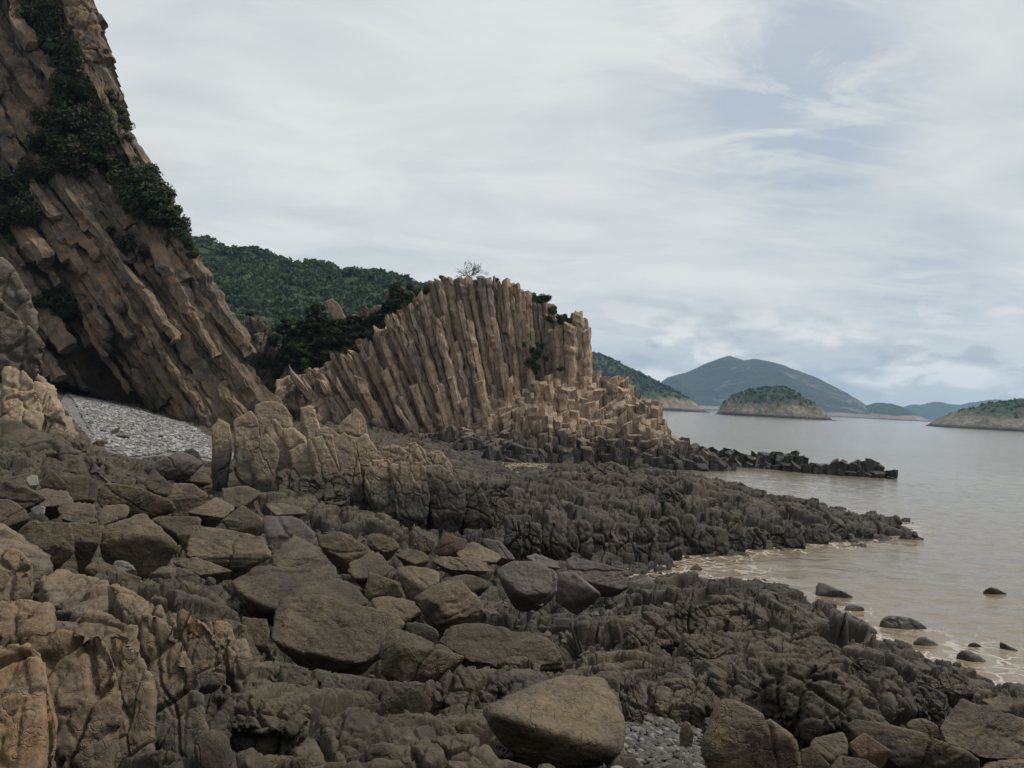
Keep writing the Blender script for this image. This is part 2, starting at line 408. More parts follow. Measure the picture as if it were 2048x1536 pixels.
def _uv(x, y):
    d = np.hypot(x, y); return np.stack([np.arctan2(x, y)*2.2, np.log(np.maximum(d, 1.5))], -1)
_cu = _uv(_cw[:, 0], _cw[:, 1])
def _phi(r2): return np.where(r2 > 1e-12, 0.5*r2*np.log(r2+1e-12), 0)
def _tps():
    n = len(_cu); K = _phi(((_cu[:, None]-_cu[None])**2).sum(-1)) + np.eye(n)*0.004
    A = np.zeros((n+3, n+3)); A[:n, :n] = K; A[:n, n] = 1; A[:n, n+1:] = _cu; A[n, :n] = 1; A[n+1:, :n] = _cu.T
    return np.linalg.solve(A, np.concatenate([_cw[:, 2], np.zeros(3)]))
_tw = _tps(); _n = len(_cu)
def zbase(x, y):
    x = np.atleast_1d(x); y = np.atleast_1d(y)
    u = _uv(x, y); u[:, 0] = np.clip(u[:, 0], -1.55, 1.65); u[:, 1] = np.clip(u[:, 1], 0.9, 4.5)
    out = np.empty(len(u))
    for s in range(0, len(u), 100000):
        q = u[s:s+100000]; r2 = ((q[:, None]-_cu[None])**2).sum(-1)
        out[s:s+100000] = _phi(r2) @ _tw[:_n] + _tw[_n] + q @ _tw[_n+1:]
    return np.clip(out, -4, 6.5)

def ground_hit(px, py):
    d = (px-1024)/FPX*_Rt - (py-768)/FPX*_Up + _F; d = d/d[1]
    D = np.exp(np.linspace(math.log(2.2), math.log(110), 500))
    pts = EYE + d*D[:, None]; g = np.maximum(zbase(pts[:, 0], pts[:, 1]), 0.0)
    k = np.where(pts[:, 2] <= g)[0]
    return float(D[k[0]]) if len(k) else 100.0

def in_poly(x, y, poly):
    r = np.zeros(x.shape, bool); n = len(poly)
    for i in range(n):
        x1, y1 = poly[i]; x2, y2 = poly[(i+1) % n]
        c = ((y1 > y) != (y2 > y)) & (x < (x2-x1)*(y-y1)/(y2-y1+1e-12)+x1); r ^= c
    return r
def plan(pts): return [tuple(Pz(*p)[:2]) for p in pts]
BEACH = plan([(140,785,4),(260,815,3.2),(390,852,2.1),(470,900,1.8),(455,935,1.8),(340,905,2.2),(250,925,2.3),(190,885,2.7),(120,800,4)])
PROM = plan([(960,1010,1.3),(1000,1060,1.2),(1150,1112,.3),(1290,1115,0),(1450,1112,-.3),(1740,1095,-.5),(1900,1095,-.8),(1900,1060,-.8),(1700,1025,-.5),(1560,1000,-.5),(1400,972,-.5),(1270,945,-.5),(1170,920,0),(1060,945,.2),(960,950,.4)])
FIELD = plan([(-100,960,3),(200,950,2.5),(450,935,2),(480,1000,2.),(620,1040,1.8),(760,1050,1.6),(900,1060,1),(1040,1090,.9),(1130,1105,.5),(1330,1150,.4),(1230,1210,1.3),(1120,1270,1.9),(1150,1345,2.4),(960,1350,2.8),(800,1375,2.8),(540,1320,2.8),(460,1230,2.7),(280,1150,2.9),(-100,1150,3.2)])
GRAVEL = plan([(1225,1420,2.7),(1300,1400,2.6),(1400,1430,2.5),(1400,1600,3),(1220,1600,3)])
LOW = plan([(1610,1440,2.4),(1790,1430,1.8),(1880,1385,1),(2150,1390,.4),(2150,1620,2),(1330,1620,2.9),(1380,1470,2.6)])
SHELF = plan([(1120,1260,1.9),(1240,1190,1.3),(1340,1150,0),(1480,1165,-.2),(1640,1225,-.3),(1760,1290,-.3),(1950,1365,-.3),(2100,1420,0),(2100,1560,2),(1600,1560,2.6),(1400,1420,2.4),(1250,1360,2.5)])

# ------------------------------------------------------------------ the rocky shore (one height sheet, split by what it is)
def pillow(f1, w=0.72): return np.sqrt(np.clip(1-(f1/w)**2, 0, 1))

def build_shore():
    th = np.concatenate([np.linspace(-105, -38, 50, endpoint=False), np.linspace(-38, 40, 1150), np.linspace(40, 105, 50)[1:]])
    th = np.radians(th); rr = np.exp(np.concatenate([np.linspace(math.log(1.3), math.log(3.2), 40, endpoint=False), np.linspace(math.log(3.2), math.log(85), 1560, endpoint=False), np.linspace(math.log(85), math.log(125), 60)]))
    nr, nc = len(rr), len(th)
    X = (rr[:, None]*np.sin(th)[None]).ravel(); Y = (rr[:, None]*np.cos(th)[None]).ravel()
    zb = zbase(X, Y)
    def soft(poly, k=8):
        m = in_poly(X, Y, poly).astype(np.float32).reshape(nr, nc)
        for ax in (0, 1):
            for _ in range(2):
                acc = np.zeros_like(m)
                for s in range(-k, k+1): acc += np.roll(m, s, ax)
                m = acc/(2*k+1)
        return m.ravel()
    mB, mP, mS, mF = soft(BEACH), soft(PROM), soft(SHELF), soft(FIELD, 10)
    mG = soft(GRAVEL, 8); mL = soft(LOW, 10)
    p2 = np.stack([X, Y, np.zeros_like(X)], -1)
    wx = X+0.5*fbm(p2*0.7, 3); wy = Y+0.5*fbm(p2*0.7+40, 3)
    a = R(28); U = wx*math.cos(a)+wy*math.sin(a); V = -wx*math.sin(a)+wy*math.cos(a)
    d = np.hypot(X, Y)
    rock = 0.22*fbm(p2*0.55, 3)
    f1, f2, i = voro2(U/2.6, V/1.5, 3); rock += 0.42*pillow(f1, 0.95)+0.20*(i-0.5)*sstep(f2-f1, 0, 0.25)-0.16*(1-sstep(f2-f1, 0, 0.2))-0.22
    rock *= 0.8+0.2*sstep(-d, -40, -12)
    # promontory: upright joints, blocks at uneven heights
    wx = X+0.35*fbm(p2*0.5, 3); wy = Y+0.35*fbm(p2*0.5+40, 3)
    prom = 0.25*fbm(p2*0.4, 3)
    f1, f2, i = voro2(wx/2.9, wy/2.3, 11); prom += 0.5*(i-0.5)*sstep(f2-f1, 0, 0.2)+0.50*pillow(f1, 0.9)-0.26*(1-sstep(f2-f1, 0, 0.14))-0.28
    f1, f2, i = voro2(wx/1.15+4, wy/0.95, 12); prom += 0.20*(i-0.5)*sstep(f2-f1, 0, 0.2)+0.20*pillow(f1, 0.9)-0.16*(1-sstep(f2-f1, 0, 0.15))-0.10
    beach = 0.10*fbm(p2*0.3, 3)+0.03*fbm(p2*4, 2)
    h = rock*(1-mB)*(1-mP)*(0.75+0.35*mS)*(1-0.55*mF)*(1-0.85*mG)+prom*mP+beach*mB-0.50*mF*sstep(zb, 0.2, 0.9)-0.42*mL*sstep(zb, 0.1, 0.7)
    for (ppx, ppy, dep, rad) in ((640,1335,.45,.55),(570,1305,.45,.5),(720,1345,.45,.5),(505,1215,.45,.6),(560,1235,.4,.5),(860,1368,.4,.45),(790,1368,.4,.4),(990,1475,.4,.35),(1090,1500,.4,.4),(1045,1215,.45,.6),(1190,1180,.35,.6),(300,1146,.4,.7),(230,1140,.35,.6),(470,1142,.35,.6),(260,1032,.3,.8),(900,1266,.35,.5),(1450,1530,.3,.4)):
        c0 = P(ppx, ppy, ground_hit(ppx, ppy)); h = h-dep*np.exp(-((X-c0[0])**2+(Y-c0[1])**2)/rad**2)
    under = 1-sstep(-zb, 0.25, 1.2)
    Z = zb+h*(0.25+0.75*under)-0.05
    V3 = np.stack([X, Y, Z], -1)
    F = grid_faces(nr, nc)
    # broken, jointed stone pushed out along the smoothed surface, so that steep faces carry it too
    Zs = Z.reshape(nr, nc)
    for ax in (0, 1):
        Zs = sum(np.roll(Zs, k, ax) for k in (range(-10, 11) if ax == 0 else range(-5, 6)))/(21 if ax == 0 else 11)
    N = vnormals(np.stack([X, Y, Zs.ravel()], -1), np.concatenate([F[:, [0, 1, 2]], F[:, [0, 2, 3]]]))
    N = N+np.array([0, 0, 0.7]); N /= np.linalg.norm(N, axis=1)[:, None]
    sel = np.where((d < 95) & (np.abs(np.arctan2(X, Y)) < R(46)) & (mB < 0.9))[0]; q = V3[sel]; ds = d[sel]
    qs = q+0.16*np.stack([fbm(q*1.7+j*31, 2) for j in range(3)], -1)
    ca, sa = math.cos(a), math.sin(a); qr = np.stack([qs[:, 0]*ca+qs[:, 1]*sa, -qs[:, 0]*sa+qs[:, 1]*ca, qs[:, 2]], -1)
    dn = np.zeros(len(q), np.float32)
    for L, am, far, sd in ((2.3, 0.13, 300, 33), (0.95, 0.17, 200, 21), (0.40, 0.17, 60, 5), (0.17, 0.15, 17, 9)):
        gap, rv, tl = vfacet(qr/L*np.array([0.75, 1.25, 1.5]), sd)
        w = 1-sstep(ds, far*0.6, far)
        w = w*(1-0.45*(1-sstep(ds, 7, 13)))*(1-(0.35 if 0.3 < L < 1.5 else 0.0)*mP[sel])*(1+(0.6*mP[sel] if L > 2 else 0))
        dn += w*L*am*(0.60*tl+1.0*(rv-0.5)-1.9*(1-sstep(gap, 0.0, 0.085)))
    s_ = (q[:, 2]+0.18*q[:, 0]+0.1*q[:, 1])/0.13+1.6*fbm(q*0.9, 3); fr = s_-np.floor(s_)
    dn += -0.012*np.exp(-((fr-0.5)/0.12)**2)*(0.5+noise3(q*1.4+5))*(ds < 30)
    dn += 0.016*ridged(q*3.1, 3)+0.008*fbm(q*11, 2)
    wt = (1-mB[sel])*(1-0.8*mG[sel])*under[sel]
    V3[sel] += N[sel]*(dn*wt)[:, None]
    cx, cy = X[F].mean(1), Y[F].mean(1)
    reg = np.zeros(len(F), int)
    reg[in_poly(cx, cy, SHELF)] = 3; reg[in_poly(cx, cy, PROM)] = 2; reg[in_poly(cx, cy, BEACH)] = 1
    def pick(k):
        f = F[reg == k]; u, inv = np.unique(f, return_inverse=True); return V3[u], inv.reshape(f.shape)
    v, f = pick(0); o = solo('ground', v, f, MAT['bedrock']); tag(o, kind='structure')
    v, f = pick(1); o = solo('beach', v, f, MAT['beach']); tag(o, kind='structure')
    v, f = pick(2); o = solo('rock_promontory', v, f, MAT['bedrock'])
    tag(o, 'long low dark promontory of jointed rock reaching right into the muddy water', 'rock')
    v, f = pick(3); o = solo('rock_shelf', v, f, MAT['bedrock'])
    tag(o, 'broad knobbly dark bedrock shelf at the water edge in the right foreground', 'rock')
build_shore()

# ------------------------------------------------------------------ the sea
def water_mat():
    m, g = new_mat('muddy_water')
    pos = g.n('ShaderNodeNewGeometry').outputs['Position']
    at = g.n('ShaderNodeAttribute', attribute_name='shore').outputs['Fac']
    dist = g.vmath('LENGTH', g.vmath('MULTIPLY', pos, (1, 1, 0)))
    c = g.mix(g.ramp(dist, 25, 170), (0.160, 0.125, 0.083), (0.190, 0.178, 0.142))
    c = g.mix(g.ramp(g.noise(g.scale3(pos, (0.02, 0.09, 0.05)), 1.0, 4), 0.35, 0.65), c, (0.150, 0.125, 0.090))
    c = g.mix(g.math('MULTIPLY', at, 0.6), c, (0.20, 0.138, 0.075))
    pw = g.vmath('ADD', pos, g.scale3(g.n('ShaderNodeTexNoise', {'Vector': pos, 'Scale': 0.9, 'Detail': 4.0}).outputs[1], (1.3, 1.3, 0)))
    fo = g.n('ShaderNodeTexVoronoi', {'Vector': pw, 'Scale': 1.5}, feature='DISTANCE_TO_EDGE').outputs[0]
    web = g.math('MAXIMUM', g.math('MULTIPLY', g.ramp(fo, 0.09, 0.0), 0.75), g.math('MULTIPLY', g.ramp(g.noise(pw, 3.5, 6, 0.7), 0.52, 0.7), 0.65))
    pat = g.noise(g.vmath('ADD', pos, (4, 9, 0)), 0.55, 6, 0.65)
    fm = g.math('MULTIPLY', web, g.ramp(g.math('ADD', pat, g.math('MULTIPLY', at, 0.34)), 0.56, 0.72))
    fm = g.math('MULTIPLY', fm, g.ramp(at, 0.02, 0.35))
    c2 = g.mix(g.math('MULTIPLY', fm, 0.62), c, (0.62, 0.60, 0.56))
    h1 = g.noise(g.scale3(pos, (0.55, 1.0, 1.0)), 1.1, 5, 0.6, 0.3); h2 = g.noise(g.scale3(pos, (0.6, 1.0, 1.0)), 6.0, 3, 0.6)
    h3 = g.noise(g.scale3(pos, (0.12, 0.3, 1.0)), 0.5, 4, 0.6)
    hh = g.math('ADD', g.math('ADD', g.math('MULTIPLY', h1, 0.12), g.math('MULTIPLY', h2, 0.016)), g.math('MULTIPLY', h3, 0.25))
    bp = g.n('ShaderNodeBump', {'Strength': 1.0, 'Distance': 1.2, 'Height': hh}).outputs[0]
    rough = g.math('ADD', 0.12, g.math('MULTIPLY', fm, 0.5))
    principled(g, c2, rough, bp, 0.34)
    return m

def build_water():
    th = np.radians(np.concatenate([np.linspace(-180, -40, 60, endpoint=False), np.linspace(-40, 42, 560), np.linspace(42, 180, 60)[1:]]))
    rr = np.exp(np.concatenate([np.linspace(math.log(6), math.log(160), 520), np.linspace(math.log(160), math.log(4500), 60)[1:]]))
    nr, nc = len(rr), len(th)
    X = (rr[:, None]*np.sin(th)).ravel(); Y = (rr[:, None]*np.cos(th)).ravel()
    d = np.hypot(X, Y); near = d < 118
    p = np.stack([X*0.35, Y*0.7, 0*X], -1)
    Z = (0.05*fbm(p*0.9, 3)+0.035*noise3(p*2.5+7))*(1-sstep(d, 70, 150))
    sh = np.zeros_like(X)
    zb = zbase(X[near], Y[near]); sh[near] = np.exp(-np.clip(-zb, 0, 9)/0.32)
    sh[near] *= 1-sstep(d[near], 85, 115)
    me = mesh_data('water', np.stack([X, Y, Z], -1), grid_faces(nr, nc), water_mat())
    a = me.attributes.new('shore', 'FLOAT', 'POINT'); a.data.foreach_set('value', sh.astype(np.float32))
    tag(link('water', me), kind='structure')
build_water()

# ------------------------------------------------------------------ leaf clumps
def leaf_cloud(n, rad, leaf, seed, squash=(1, 1, 0.8), shell=0.55, lumps=7):
    """n small leaf quads filling an uneven crown volume"""
    r = np.random.default_rng(seed)
    c = r.normal(size=(lumps, 3)); c /= np.linalg.norm(c, axis=1)[:, None]; c *= (r.random((lumps, 1))**0.5)*0.62
    cr = 0.32+0.28*r.random(lumps)
    k = r.integers(0, lumps, n); d = r.normal(size=(n, 3)); d /= np.linalg.norm(d, axis=1)[:, None]
    q = c[k]+d*(cr[k]*(shell+(1-shell)*r.random(n)))[:, None]
    q = q*np.array(squash)*rad
    nn = d+0.7*r.normal(size=(n, 3)); nn /= np.linalg.norm(nn, axis=1)[:, None]
    t = np.cross(nn, r.normal(size=(n, 3))); t /= np.linalg.norm(t, axis=1)[:, None]; b = np.cross(nn, t)
    s = leaf*(0.6+0.8*r.random(n))[:, None]
    V = np.stack([q-t*s, q+b*s*0.55, q+t*s, q-b*s*0.55], 1).reshape(-1, 3)
    return V, np.arange(4*n).reshape(-1, 4)

# ------------------------------------------------------------------ hills and islands
def ridge(name, outline, D, zlow, kdepth, mat, rough, nu=160, nw=60, prof=2.2, base_z=-1.0, seed=0, freq=None, asym=0.0):
    """a hill whose crest follows the photographed skyline at distance D and which has real depth"""
    o = np.array(outline, float); px = np.linspace(o[0, 0], o[-1, 0], nu); py = np.interp(px, o[:, 0], o[:, 1])
    C = np.array([P(a, b, D) for a, b in zip(px, py)])
    H = np.maximum(C[:, 2]-zlow, 0.2)
    span = np.linalg.norm(C[-1, :2]-C[0, :2])
    taper = np.sqrt(np.clip(H/H.max(), 0.02, 1))
    w = np.linspace(-1, 1, nw)
    X = C[:, 0][:, None]+0*w; Y = C[:, 1][:, None]+w[None]*kdepth*taper[:, None]
    pr = 1-np.abs(w)**prof
    Z = zlow+H[:, None]*pr[None]
    q = np.stack([X, Y, Z], -1).reshape(-1, 3)
    fr = freq or 6.0/span
    edge = np.clip((q[:, 2]-zlow)/H.max(), 0, 1)
    nz = rough*(fbm(q*fr+seed, 5, 0.55))*(0.25+edge)
    q[:, 2] += nz; q[:, 1] += rough*1.5*fbm(q*fr*0.8+50+seed, 4)
    ends = (np.abs(np.tile(w, nu)) > 0.999); q[ends, 2] = base_z
    return q, grid_faces(nu, nw), (nu, nw)

VEG, VEG2 = (0.026, 0.042, 0.022), (0.050, 0.066, 0.034)
def build_far():
    q, f, _ = ridge('mountain', [(1290,800),(1318,768),(1340,752),(1375,745),(1410,727),(1440,716),(1460,713),(1478,718),(1490,720),(1508,716),(1530,721),(1570,734),(1610,748),(1640,765),(1660,782),(1690,800),(1715,812),(1745,823),(1790,830),(1830,843)], 3000, 0, 700, None, 4, 360, 90, 1.35, -3, 3, 1/75)
    o = solo('mountain', q, f, hill_mat('mountain_slopes', (0.024, 0.033, 0.024), (0.042, 0.050, 0.036), (0.22, 0.19, 0.16), (0.15, 0.14, 0.12), 12, 8, 0.0065, bare=0.6)); tag(o, 'twin peaked blue grey mountain with bare rocky patches across the bay', 'mountain', kind='structure')
    q, f, _ = ridge('hill', [(1700,835),(1725,822),(1745,811),(1770,804),(1790,812),(1815,827),(1835,845)], 2500, 0, 220, None, 5, 90, 40, 1.6, -3, 11, 1/90)
    o = solo('hill', q, f, hill_mat('far_hill_slopes', VEG, VEG2, (0.24, 0.20, 0.17), (0.2, 0.17, 0.14), 14, 8, 0.008)); tag(o, kind='structure')
    q, f, _ = ridge('hill', [(1780,835),(1805,815),(1830,809),(1845,811),(1872,806),(1895,810),(1920,811),(1950,803),(1980,798),(2005,800),(2060,797),(2200,800)], 4050, 0, 400, None, 11, 120, 40, 1.6, -3, 23, 1/200)
    o = solo('hill', q, f, hill_mat('farthest_hill_slopes', VEG, VEG2, (0.2, 0.18, 0.15), (0.16, 0.15, 0.13), 5, 5, 0.004)); tag(o, kind='structure')
    q, f, _ = ridge('shore', [(1640,831.5),(1700,834),(1800,839.5),(1870,846)], 2400, 0, 40, None, 1.0, 80, 16, 2.0, -2, 41, 1/40)
    o = solo('far_shore', q, f, hill_mat('far_shore_rock', VEG, VEG2, (0.26, 0.22, 0.18), (0.2, 0.17, 0.14), 60, 3, 0.02)); tag(o, kind='structure')
    # small island with a bare rocky skirt
    isl = hill_mat('island_slopes', VEG, VEG2, (0.25, 0.20, 0.145), (0.10, 0.092, 0.070), 13.5, 17, 0.06, bare=0.4, zwet=3.2)
    q, f, _ = ridge('island', [(1428,829),(1440,823),(1450,805),(1468,792),(1500,779),(1520,777),(1540,773),(1565,775),(1590,786),(1606,797),(1622,804),(1640,820),(1656,836),(1662,842)], 830, 0, 42, None, 2.2, 220, 80, 2.4, -2, 5, 1/16)
    o = solo('island', q, f, isl); tag(o, 'small humped island with green top and pale rocky skirt alone in the bay', 'island')
    crowns(q, 330, 0.9, 2.6, 'woodland', 14, 5, 0.9)
    q, f, _ = ridge('islet', [(1660,841),(1668,840),(1680,843),(1690,845)], 780, 0, 4, None, 0.3, 30, 14, 2, -1, 7, 1/4)
    o = solo('islet', q, f, MAT['black']); tag(o, 'tiny black rock barely above the sea beside the small island', 'rock')
    q, f, _ = ridge('island', [(1868,853),(1890,840),(1920,826),(1950,815),(1990,808),(2030,803),(2070,800),(2140,806),(2230,840)], 720, 0, 70, None, 2.5, 200, 70, 2.0, -2, 15, 1/22)
    o = solo('island', q, f, hill_mat('right_island_slopes', VEG, VEG2, (0.21, 0.175, 0.13), (0.10, 0.092, 0.070), 11, 16, 0.05, bare=0.45, zwet=3.0)); tag(o, 'low green island with grey brown rocky flank at the right edge of the sea', 'island')
    crowns(q, 420, 0.9, 2.4, 'woodland', 17, 25, 0.9)
    # wooded headland behind the columns
    q, f, _ = ridge('headland', [(900,610),(1000,640),(1100,676),(1175,706),(1220,719),(1270,744),(1320,768),(1365,790),(1385,803),(1395,812),(1415,824)], 1050, 0, 130, None, 4, 200, 80, 2.0, -2, 9, 1/40)
    o = solo('headland', q, f, hill_mat('headland_slopes', VEG, VEG2, (0.26, 0.19, 0.135), (0.12, 0.10, 0.08), 14, 12, 0.03, zwet=4.5)); tag(o, 'dark green wooded headland with a pale cliff foot behind the columns', 'headland')
    crowns(q, 3000, 1.8, 3.6, 'woodland', 21, 35, 1.0)
    # near forested hill on the left
    q, f, _ = ridge('hill', [(100,470),(250,480),(390,496),(430,503),(450,512),(490,517),(520,514),(560,522),(600,528),(640,523),(665,532),(700,540),(740,549),(780,560),(820,567),(870,572),(950,600),(1060,650),(1150,700)], 420, 0, 230, None, 4, 200, 90, 1.25, -1, 19, 1/45)
    o = solo('hill', q, f, hill_mat('near_hill_slopes', VEG, VEG2, VEG, VEG2, 2, 2, 0.05, zwet=0.5)); tag(o, kind='structure')
    crowns(q, 9000, 2.0, 3.9, 'forest', 8, 45, 0.95)
    # white hut on the far shore
    root = empty('hut', P(1814, 841.5, 2390)); tag(root, 'tiny white flat roofed building on the far shore', 'building')
    c = np.array(root.location); m, g = new_mat('white_wall'); principled(g, (0.75, 0.75, 0.73, 1), 0.7)
    m2, g = new_mat('grey_roof'); principled(g, (0.35, 0.35, 0.35, 1), 0.7)
    def box(x0, x1, y0, y1, z0, z1):
        v = np.array([(x, y, z) for z in (z0, z1) for x, y in ((x0, y0), (x1, y0), (x1, y1), (x0, y1))]) + c
        return v, np.array([(0,3,2,1),(4,5,6,7),(0,1,5,4),(1,2,6,5),(2,3,7,6),(3,0,4,7)])
    part('wall', *box(-12, 12, -5, 5, -3, 6), m, root, False); part('roof', *box(-12.6, 12.6, -5.6, 5.6, 6, 6.8), m2, root, False)

def crowns(q, n, r0, r1, name, zmin, seed, sq):
    r = np.random.default_rng(seed)
    ok = np.where(q[:, 2] > zmin+r.normal(size=len(q))*zmin*0.16)[0]
    k = r.choice(ok, n); step = np.abs(np.diff(q[:, 0])).max()
    allV = []; allF = []; off = 0
    protos = [leaf_cloud(42, 1.0, 0.36, seed+j, (1, 1, sq), 0.7, 6) for j in range(6)]
    spanx = (q[:, 0].max()-q[:, 0].min())/160
    for i in k:
        V, f = protos[r.integers(6)]
        a = r.random()*6.3; s = r0+(r1-r0)*r.random()**1.5
        Rz = np.array([[math.cos(a), -math.sin(a), 0], [math.sin(a), math.cos(a), 0], [0, 0, 1]])
        nb = q[min(i+1, len(q)-1)]; t = r.random()*0.9
        base = q[i]*(1-t)+nb*t if abs(nb[1]-q[i][1]) < 30 else q[i]
        base = base+np.array([r.normal()*spanx*0.4, 0, 0.15*s])
        allV.append((V*s)@Rz.T+base); allF.append(f+off); off += len(V)
    me = mesh_data(name, np.concatenate(allV), np.concatenate(allF), MAT['forest'], False)
    tag(link(name, me), kind='stuff')
def build_sky_block_hill():
    # unseen hill added behind the camera to shade rock faces turned towards it
    xs = np.linspace(-220, 40, 90); ys = np.linspace(-9, -120, 60)
    X, Y = np.meshgrid(xs, ys, indexing='ij'); X, Y = X.ravel(), Y.ravel()
    t = np.clip((-Y-9)/38, 0, 1)
    Z = 2.5+44*t**0.7*np.clip((40-X)/40, 0, 1)**0.5+3*fbm(np.stack([X*0.05, Y*0.08, 0*X], -1), 4)*t
    o = solo('hill', np.stack([X, Y, Z], -1), grid_faces(90, 60)[:, ::-1], hill_mat('sky_block_hill_slopes', VEG, VEG2, (0.15, 0.12, 0.085), (0.09, 0.075, 0.056), 14, 9, 0.06, bare=0.4, zwet=1)); tag(o, kind='structure')
build_far()
build_sky_block_hill()

# ------------------------------------------------------------------ columns
def prism(base, axis, length, corners, seed, ring=0.45, jag=0.25, rough=0.05, e1=None, joint=1.1, tilt_top=None, topfree=True):
    """one rock column: polygon section (offsets in the plane across the axis), cross joints, broken top"""
    r = np.random.default_rng(seed)
    axis = np.asarray(axis, float)/np.linalg.norm(axis)
    if e1 is None: e1 = np.array([1.0, 0, 0])
    e1 = e1-axis*(e1@axis); e1 /= np.linalg.norm(e1); e2 = np.cross(axis, e1)
    K = len(corners); per = 5
    sec = []
    for i in range(K):
        a, b = np.array(corners[i]), np.array(corners[(i+1) % K])
        for t in (0.04, 0.27, 0.5, 0.73, 0.96): sec.append(a*(1-t)+b*t)
    sec = np.array(sec); ns = len(sec)
    M = max(4, int(length/ring))
    ts = np.linspace(0, 1, M)
    ctr = sec.mean(0); srad = np.linalg.norm(sec-ctr, axis=1).mean()
    g = r.normal(size=2)*jag/max(srad, 0.1)
    if tilt_top is not None: g = g+np.array(tilt_top)
    topn = ((sec-ctr)@g)                                # broken slanting top
    topn = topn+r.normal(size=ns)*jag*0.12
    rings = []
    seg = np.cumsum(np.concatenate([[0], joint*(0.5+r.random(int(length/joint*2)+3))]))
    offs = r.normal(size=(len(seg)+1, 2))*rough*0.8; scs = 1+r.normal(size=len(seg)+1)*0.035
    for t in ts:
        h = t*length; k = np.searchsorted(seg, h)
        s2 = ctr+(sec-ctr)*scs[k]+offs[k]
        gap = np.min(np.abs(seg-h)); s2 = ctr+(s2-ctr)*(1-0.05*(gap < ring*0.5))
        hh = h+topn*max(0, (t-0.6)/0.4)
        rings.append(base+s2[:, :1]*e1+s2[:, 1:]*e2+hh[:, None]*axis if False else base+np.outer(s2[:, 0], e1)+np.outer(s2[:, 1], e2)+np.outer(hh, axis))
    # rim and cap
    for f, dz in ((0.88, 0.04), (0.55, 0.07), (0.2, 0.08)):
        s2 = ctr+(sec-ctr)*f*scs[k]+offs[k]
        hh = length+topn*f+dz*srad
        rings.append(base+np.outer(s2[:, 0], e1)+np.outer(s2[:, 1], e2)+np.outer(hh, axis))
    V = np.concatenate(rings); nr = len(rings)
    cen = base+ctr[0]*e1+ctr[1]*e2
    dv = V-cen; dv -= np.outer(dv@axis, axis); dn = dv/(np.linalg.norm(dv, axis=1)[:, None]+1e-6)
    gap, rv, tl = vfacet(V*np.array([1.1, 1.1, 0.75])+seed % 97, seed % 50)
    V = V+dn*(rough*(0.5*fbm(V*np.array([1.2, 1.2, 0.6])+seed % 97, 3)+0.4*ridged(V*3.1+seed % 31, 3)+1.3*tl+1.2*(rv-0.5)-0.8*(1-sstep(gap, 0, 0.12))))[:, None]
    V[-4*ns:] += np.outer(jag*0.35*fbm(V[-4*ns:]*1.9+3, 3), axis)
    F = grid_faces(nr, ns, True)
    top = np.arange((nr-1)*ns, nr*ns)
    tip = V[top].mean(0); V = np.vstack([V, tip]); ti = len(V)-1
    T = np.stack([top, np.roll(top, -1), np.full(ns, ti)], -1)
    bot = np.arange(ns); V = np.vstack([V, V[bot].mean(0)+axis*jag*0.3*r.normal()]); T = np.vstack([T, np.stack([np.roll(bot, -1), bot, np.full(ns, ti+1)], -1)])
    return V, [F, T]

def polygon(r, rad, rr, aspect=1.0, rot=0.0):
    a = np.arange(rr)*2*math.pi/rr+rot+r.normal(size=rr)*0.16
    q = rad*(0.9+0.2*r.random(rr)); return np.stack([np.cos(a)*q, np.sin(a)*q*aspect], -1)

def honeycomb(x0, x1, y0, y1, s, seed):
    """jittered hexagon cells that share their corners: list of (centre, corners relative to centre)"""
    r = np.random.default_rng(seed); cor = {}; out = []
    w = s*math.sqrt(3)/2*2/1.1547; R_ = s/math.sqrt(3)
    row = 0; y = y0
    while y < y1:
        x = x0+(s/2 if row % 2 else 0)
        while x < x1:
            pts = []
            for k in range(6):
                a = math.pi/6+k*math.pi/3; q = (round(x+R_*math.cos(a), 2), round(y+R_*math.sin(a), 2))
                key = (round(q[0]/0.05), round(q[1]/0.05))
                for dk in ((0,0),(1,0),(-1,0),(0,1),(0,-1)):
                    if (key[0]+dk[0], key[1]+dk[1]) in cor: key = (key[0]+dk[0], key[1]+dk[1]); break
                else: cor[key] = np.array(q)+r.normal(size=2)*s*0.11
                pts.append(cor[key])
            pts = np.array(pts); c = pts.mean(0); out.append((c, (pts-c)*0.97)); x += s
        y += s*0.866; row += 1
    return out

def merge(parts):
    Vs, Q, T, off = [], [], [], 0
    for V, (F, t) in parts:
        Vs.append(V); Q.append(F+off); T.append(t+off); off += len(V)
    return np.concatenate(Vs), [np.concatenate(Q), np.concatenate(T)]

def interp(x, pts): a = np.array(pts, float); return np.interp(x, a[:, 0], a[:, 1])

